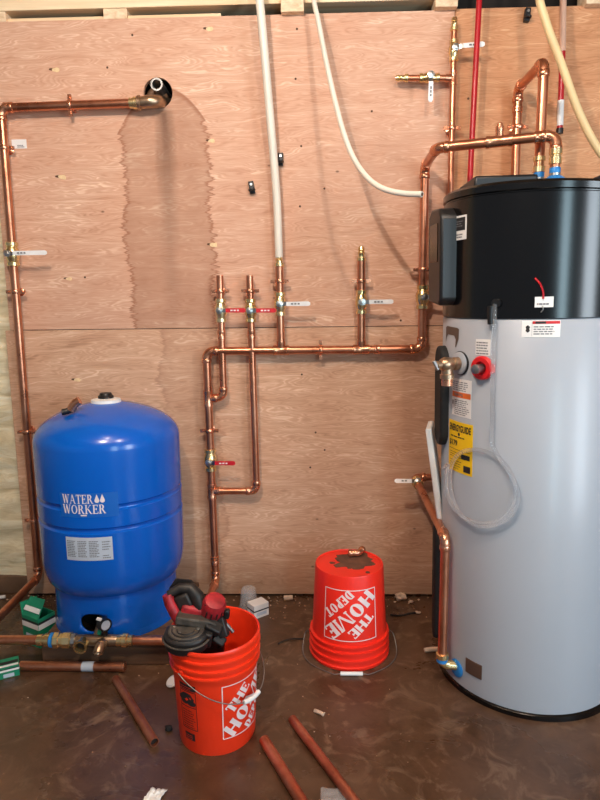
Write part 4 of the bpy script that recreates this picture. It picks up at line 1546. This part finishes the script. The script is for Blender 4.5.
for k in range(5):
    a = radians(-150 + k * 26)
    c = Vector((-.262, -.905, .452)) + Rmh @ Vector((.0352 * cos(a), .0352 * sin(a), .004))
    MB().box(c, (.004, .004, .024), Rmh @ Matrix.Rotation(a, 3, 'Z')).build('vent_slot', 'tool_black', mo)
MB().box(Vector((-.262, -.905, .452)) + Vector((-.006, -.026, .026)), (.026, .014, .006), Matrix.Rotation(.3, 3, 'X')).build('label_slot', 'tool_black', mo)
MB().tube([(-.402, -.90, .492), (-.394, -.902, .465), (-.378, -.906, .432), (-.362, -.91, .405)], [.0155, .018, .018, .0165], 14).build('handle', 'tool_red', saw)
MB().tube([(-.400, -.898, .490), (-.366, -.885, .506), (-.334, -.885, .504), (-.312, -.893, .482), (-.298, -.90, .450)], [.012, .016, .020, .022, .020], 14).build('rear_grip', 'tool_black', saw)
MB().box((-.352, -.893, .468), (.048, .036, .05), Matrix.Rotation(-.4, 3, 'Y')).build('battery', 'tool_black', saw, bevel=.008)
MB().box((-.325, -.900, .440), (.07, .04, .04), Matrix.Rotation(.2, 3, 'Y')).build('body', 'tool_red', saw, bevel=.01)
for c, s, a in (((-.258, -.935, .405), (.05, .036, .030), .5), ((-.235, -.915, .395), (.030, .034, .06), -.3), ((-.275, -.955, .378), (.03, .02, .05), .2), ((-.245, -.93, .360), (.04, .03, .03), .7), ((-.222, -.90, .43), (.018, .02, .03), .1)):
    MB().box(c, s, Matrix.Rotation(a, 3, 'Y') @ Matrix.Rotation(a, 3, 'X')).build('drive_part', 'tool_black', saw, bevel=.005)
for k in range(3):
    q = .84 - .22 * k
    pts = [gc + ux * (.066 * q * cos(pi + pi * i / 14)) + uy * (.052 * q * sin(pi + pi * i / 14)) + uz * (.0315 if q < .8 else .0275) for i in range(15)]
    MB().tube(pts, .0022, 6).build('guard_rib', 'tool_black', saw)
pts = [gc + ux * (.069 * cos(pi + pi * i / 18)) + uy * (.055 * sin(pi + pi * i / 18)) + uz * .006 for i in range(19)]
MB().tube(pts, .003, 6).build('rubber_tyre', 'tool_grey', saw)
MB().prism([(-.045, -.02), (.03, -.03), (.045, .01), (.02, .045), (-.03, .05), (-.05, .02)], -.003, .003, lambda u, v, d: Vector((-.352 + u, -.872 + d, .480 + v))).build('shield', 'tool_black', saw)
MB().tube(spline([(-.34, -.93, .418), (-.30, -.945, .430), (-.262, -.945, .424), (-.24, -.93, .40)]), .004, 8).build('hose_guide', 'tool_grey', saw)
for c in ((-.300, -.955, .409), (-.352, -.972, .406), (-.372, -.945, .410)):
    MB().lathe([(.005, 0), (.005, .004), (.003, .005)], c, (0, -.2, 1), 8).build('screw', 'dull_steel', saw)
MB().cyl((-.225, -.905, .40), (-.205, -.90, .37), .006, 10).build('tension_screw', 'dull_steel', saw)
MB().box((-.28, -.89, .22), (.07, .05, .33), Matrix.Rotation(.10, 3, 'Y')).build('frame', 'tool_black', saw, bevel=.01)

# ================================================================== LOOSE ITEMS ON THE FLOOR


def loose_pipe(a, b, r, mat, label, extra=None):
    a, b = Vector(a), Vector(b)
    t = thing('copper_pipe', label, 'pipe', (a.x, a.y, 0), 'loose copper pipes on the floor')
    d = (b - a).normalized()
    L = (b - a).length
    MB().lathe([(r * .84, .02), (r * .84, 0), (r, 0), (r, L), (r * .84, L), (r * .84, L - .02)], a, d, 20, True, True).build('tube', mat, t)
    for p, s in ((a, 1), (b, -1)):
        MB().lathe([(r * .83, .010), (r * .83, .012)], p, d * s, 16).build('bore', 'dark', t)
    return t, d


t, d = loose_pipe((-1.04, -.578, .0172), (-.644, -.582, .0172), .0172, 'copper', 'copper pipe offcut lying below the tank tee before the platform')
MB().lathe([(.0178, 0), (.0178, .045)], (-.805, -.5803, .0172), (1, -.01, 0), 20).build('paper_sticker', 'silver_label', t)
MB().lathe([(.0195, 0), (.0195, .006)], (-.650, -.582, .0172), (1, -.01, 0), 20).build('end_ring', 'copper_fit', t)
loose_pipe((-.657, -.650, .0145), (-.430, -.967, .0145), .0145, 'copper_dull', 'short speckled red-brown copper pipe left of the upright bucket')
loose_pipe((-.093, -.955, .0165), (.075, -1.27, .0165), .0165, 'copper_dull', 'copper pipe cut by the bottom edge, nearer the upright bucket')
loose_pipe((-.010, -.857, .0145), (.225, -1.275, .0145), .0145, 'copper_dull', 'copper pipe cut by the bottom edge, farther from the upright bucket')


def carton(loc, size, rotz, label, open_top, tilt=0.0):
    t = thing('carton', label, 'box', loc, 'green fitting cartons', local=True, rot=(0, tilt, rotz))
    w, dpt, h = size
    mb = MB()
    th = .0025
    for s in (-1, 1):
        mb.box((s * (w / 2 - th / 2), 0, h / 2), (th, dpt, h))
        mb.box((0, s * (dpt / 2 - th / 2), h / 2), (w - 2 * th, th, h))
    mb.box((0, 0, th / 2), (w - 2 * th, dpt - 2 * th, th))
    mb.build('carton_body', 'green', t, smooth=False)
    for s, ax in ((-1, 'y'), (-1, 'x'), (1, 'x')):
        for z0, z1, k in ((.62, .80, 'paper'), (.80, .88, 'print_dark'), (.08, .40, 'silver_label')):
            q = MB()
            if ax == 'y':
                q.box((0 if k != 'silver_label' else w * .05, -dpt / 2 - .0004, h * (z0 + z1) / 2), (w * (.98 if k != 'silver_label' else .45), .001, h * (z1 - z0)))
            else:
                q.box((s * (w / 2 + .0004), 0 if k != 'silver_label' else dpt * .1, h * (z0 + z1) / 2), (.001, dpt * (.98 if k != 'silver_label' else .4), h * (z1 - z0)))
            q.build('printed_band', k, t, smooth=False)
    if open_top:
        for pts in (((-w / 2, -dpt / 2, h), (-w / 2, dpt / 2, h), (w * .02, dpt * .42, h + .062), (w * .02, -dpt * .46, h + .066)),
                    ((-w / 2, dpt / 2, h), (w / 2, dpt / 2, h), (w * .5, dpt * .62, h + .040), (-w * .45, dpt * .62, h + .045))):
            a, b_, c, d_ = [Vector(p) for p in pts]
            nn = (b_ - a).cross(c - b_).normalized() * .0022
            fl = MB()
            fl.add([a, b_, c, d_, a + nn, b_ + nn, c + nn, d_ + nn], [(0, 1, 2, 3), (7, 6, 5, 4), (0, 4, 5, 1), (1, 5, 6, 2), (2, 6, 7, 3), (3, 7, 4, 0)])
            fl.build('flap', 'green', t, smooth=False)
        k0, k1 = .25, .50
        lo_, hi_ = [(Vector((-w / 2, -dpt * .47, h)).lerp(Vector((w * .02, -dpt * .44, h + .066)), k), Vector((-w / 2, dpt * .47, h)).lerp(Vector((w * .02, dpt * .40, h + .062)), k)) for k in (k0, k1)]
        off = Vector((-.0035, 0, .0035))
        q = MB()
        q.add([lo_[0] + off, lo_[1] + off, hi_[1] + off, hi_[0] + off, lo_[0] + off * .3, lo_[1] + off * .3, hi_[1] + off * .3, hi_[0] + off * .3], [(0, 1, 2, 3), (7, 6, 5, 4), (0, 4, 5, 1), (1, 5, 6, 2), (2, 6, 7, 3), (3, 7, 4, 0)])
        q.build('printed_band', 'paper', t, smooth=False)
        MB().box((0, 0, h * .5), (w - .008, dpt - .008, .002)).build('inner_card', 'carton', t, smooth=False)
    else:
        MB().box((0, 0, h - .0012), (w - .004, dpt - .004, .0024)).build('lid', 'green', t, smooth=False)
        MB().box((0, 0, h + .0003), (w * .95, dpt * .28, .001)).build('printed_band', 'print_dark', t, smooth=False)
        MB().box((0, -dpt * .32, h + .0003), (w * .95, dpt * .18, .001)).build('printed_band', 'paper', t, smooth=False)
    return t


carton((-1.058, -.378, 0), (.080, .100, .122), radians(62), 'open green and white carton standing left of the blue tank', True)
carton((-1.080, -.600, 0), (.080, .065, .042), radians(28), 'flat green carton on the floor at the left edge', False)

# white box and clear cup by the wall
wb = thing('small_box', 'small white box with a black band on the floor behind the upright bucket', 'box', (-.188, -.165, 0), local=True, rot=(0, 0, radians(38)))
MB().box((0, 0, .030), (.075, .058, .060)).build('box_body', 'paper', wb, bevel=.001, smooth=False)
MB().box((0, 0, .034), (.0756, .0586, .006)).build('band', 'print_dark', wb, smooth=False)
MB().box((.0, -.0292, .018), (.05, .001, .014)).build('printed_panel', 'silver_label', wb, smooth=False)
cupt = thing('plastic_cup', 'clear plastic cup upside down behind the small white box', 'cup', (-.235, -.105, 0))
MB().lathe([(.042, 0), (.044, .004), (.043, .01), (.038, .055), (.034, .085), (.030, .094), (.0, .096), (.0, .094), (.029, .092), (.0325, .084), (.0365, .055), (.041, .01), (.041, 0)], (-.235, -.105, 0), (0, 0, 1), 28, False, False).build('wall', 'clear_cup', cupt)
MB().lathe([(.041, .0), (.045, .001), (.045, .006), (.041, .007)], (-.235, -.105, 0), (0, 0, 1), 28, False, False).build('rim', 'clear_cup', cupt)


def lump(name, label, cat, loc, s, mat, seed, group=None, flat=1.0):
    mb = MB().sphere((0, 0, 0), 1.0, 12, 8)
    out = []
    for v in mb.v:
        k = 1 + .55 * noise.noise(v * 1.6 + Vector((seed, 0, 0))) + .2 * noise.noise(v * 4 + Vector((0, seed, 0)))
        out.append(Vector((v.x * s[0] * k, v.y * s[1] * k, v.z * s[2] * k * flat)))
    zmin = min(v.z for v in out)
    mb.v = [v + Vector(loc) - Vector((0, 0, zmin)) for v in out]
    return tag(mb.build(name, mat, None, loc=loc, angle=60), label, cat, group)


lump('foam_chunk', 'pale crumbled foam lump at the wall right of the upturned bucket', 'debris', (.452, -.035, 0), (.026, .02, .016), 'crumb', 1.0)
lump('foam_chunk', 'small pale foam crumb lying before the larger lump by the wall', 'debris', (.497, -.06, 0), (.010, .008, .007), 'crumb', 2.0)
tag(MB().lathe([(.010, 0), (.0115, .003), (.0115, .038), (.010, .041)], (-.082, -.035, .0115), (1, .1, 0), 14).build('cork_plug', 'crumb', None, loc=(-.062, -.035, 0)), 'pale cylindrical plug on the floor against the wall', 'plug')
tag(MB().lathe([(.022, 0), (.024, .003), (.024, .008), (.019, .012), (.006, .012)], (-.444, -.665, .012), (-.35, -.35, .9), 22).build('bottle_cap', 'white', None, loc=(-.462, -.66, 0)), 'round white cap half hidden behind the upright bucket', 'cap')
lump('rubber_scrap', 'small black scrap on the floor left of the upright bucket', 'debris', (-.405, -.895, 0), (.014, .010, .007), 'rubber', 3.0)
sp = MB()
nx, ny = 10, 8
vs, fs = [], []
for j in range(ny + 1):
    for i in range(nx + 1):
        u, v = i / nx - .5, j / ny - .5
        vs.append((-.378 + u * .046 + v * .016, -1.165 + v * .05, .005 + .014 * abs(noise.noise(Vector((u * 4, v * 4, 1.3)))) + .004 * noise.noise(Vector((u * 11, v * 11, 0)))))
for j in range(ny):
    for i in range(nx):
        a = j * (nx + 1) + i
        fs.append((a, a + 1, a + nx + 2, a + nx + 1))
sp.add(vs, fs)
o = sp.build('crumpled_paper', 'white', None, loc=(-.378, -1.165, 0))
sm = o.modifiers.new('thickness', 'SOLIDIFY')
sm.thickness = .002
tag(o, 'crumpled white paper scrap at the bottom edge below the upright bucket', 'paper')
sp = MB()
vs = []
for j in range(ny + 1):
    for i in range(nx + 1):
        u, v = i / nx - .5, j / ny - .5
        vs.append((.118 + u * .075, -1.15 + v * .05, .004 + .012 * abs(noise.noise(Vector((u * 5, v * 5, 7.3))))))
sp.add(vs, fs)
o = sp.build('plastic_scrap', 'clear_cup', None, loc=(.118, -1.15, 0))
sm = o.modifiers.new('thickness', 'SOLIDIFY')
sm.thickness = .0015
tag(o, 'crinkled clear plastic scrap between the two bottom copper pipes', 'plastic scrap')
tag(MB().tube(spline([(.062, -.802, .006), (.078, -.812, .007), (.092, -.822, .006)]), .006, 8).build('wood_splinter', 'crumb', None, loc=(.077, -.812, 0)), 'short pale wood splinter on the floor before the upturned bucket', 'splinter')
tag(MB().tube(spline([(.487, -.455, .012), (.51, -.452, .014), (.548, -.445, .012), (.56, -.44, .012)]), [.009] * 24 + [.006], 8).build('brass_scrap', 'crumb', None, loc=(.52, -.45, 0)), 'pale scrap on the floor left of the heater drain', 'debris')
tag(MB().tube(spline([(-1.47, -.02, .008), (-1.43, -.035, .010), (-1.385, -.03, .012)]), .008, 8).build('white_stick', 'white', None, loc=(-1.43, -.03, 0)), 'short white stick on the dirt below the foam at the left edge', 'stick')
tag(MB().tube(spline([(.39, -.17, .004), (.43, -.18, .005), (.47, -.172, .010), (.50, -.158, .006)]), .004, 8).build('cable_scrap', 'rubber', None, loc=(.44, -.17, 0)), 'short dark cable scrap right of the upturned bucket', 'cable')
tag(MB().tube(spline([(-.085, -.40, .003), (-.055, -.375, .004), (-.02, -.365, .004), (.02, -.362, .003)]), .003, 8).build('cable_scrap', 'rubber', None, loc=(-.04, -.37, 0)), 'thin dark cable scrap left of the upturned bucket', 'cable')
lump('pale_chip', 'pale chip at the end of the cable scrap by the heater', 'debris', (.512, -.150, 0), (.014, .008, .005), 'crumb', 9.0)

# uncountable grit along the wall foot and over the slab
gm = MB()
for i in range(420):
    if i < 300:
        x, y = random.uniform(-1.5, .62), -abs(random.gauss(.03, .09))
        if -1.05 < x < -.45:
            continue
        s = random.uniform(.002, .007)
    else:
        x, y = random.uniform(-1.0, .6), random.uniform(-1.3, -.1)
        s = random.uniform(.0012, .004)
        if x > .42 and y < -.2:
            continue
        if (x + .232) ** 2 + (y + .868) ** 2 < .03 or (x - .188) ** 2 + (y + .428) ** 2 < .035 or (-1.05 < x < -.45 and y > -.56):
            continue
    gm.mat(random.choice((0, 1, 1)))
    vs = [Vector((random.uniform(.6, 1.3) * a, random.uniform(.6, 1.3) * b, random.uniform(.5, 1.0) * c)) * s + Vector((x, y, s * .6)) for a, b, c in
          ((1, 0, 0), (-1, 0, 0), (0, 1, 0), (0, -1, 0), (0, 0, 1), (0, 0, -.8))]
    gm.add(vs, [(0, 2, 4), (2, 1, 4), (1, 3, 4), (3, 0, 4), (2, 0, 5), (1, 2, 5), (3, 1, 5), (0, 3, 5)])
o = gm.build('grit', ['crumb', 'crumb2'], None, smooth=False)
o['kind'] = 'stuff'
tag(o, 'pale grit and crumbs scattered over the muddy floor', 'grit')
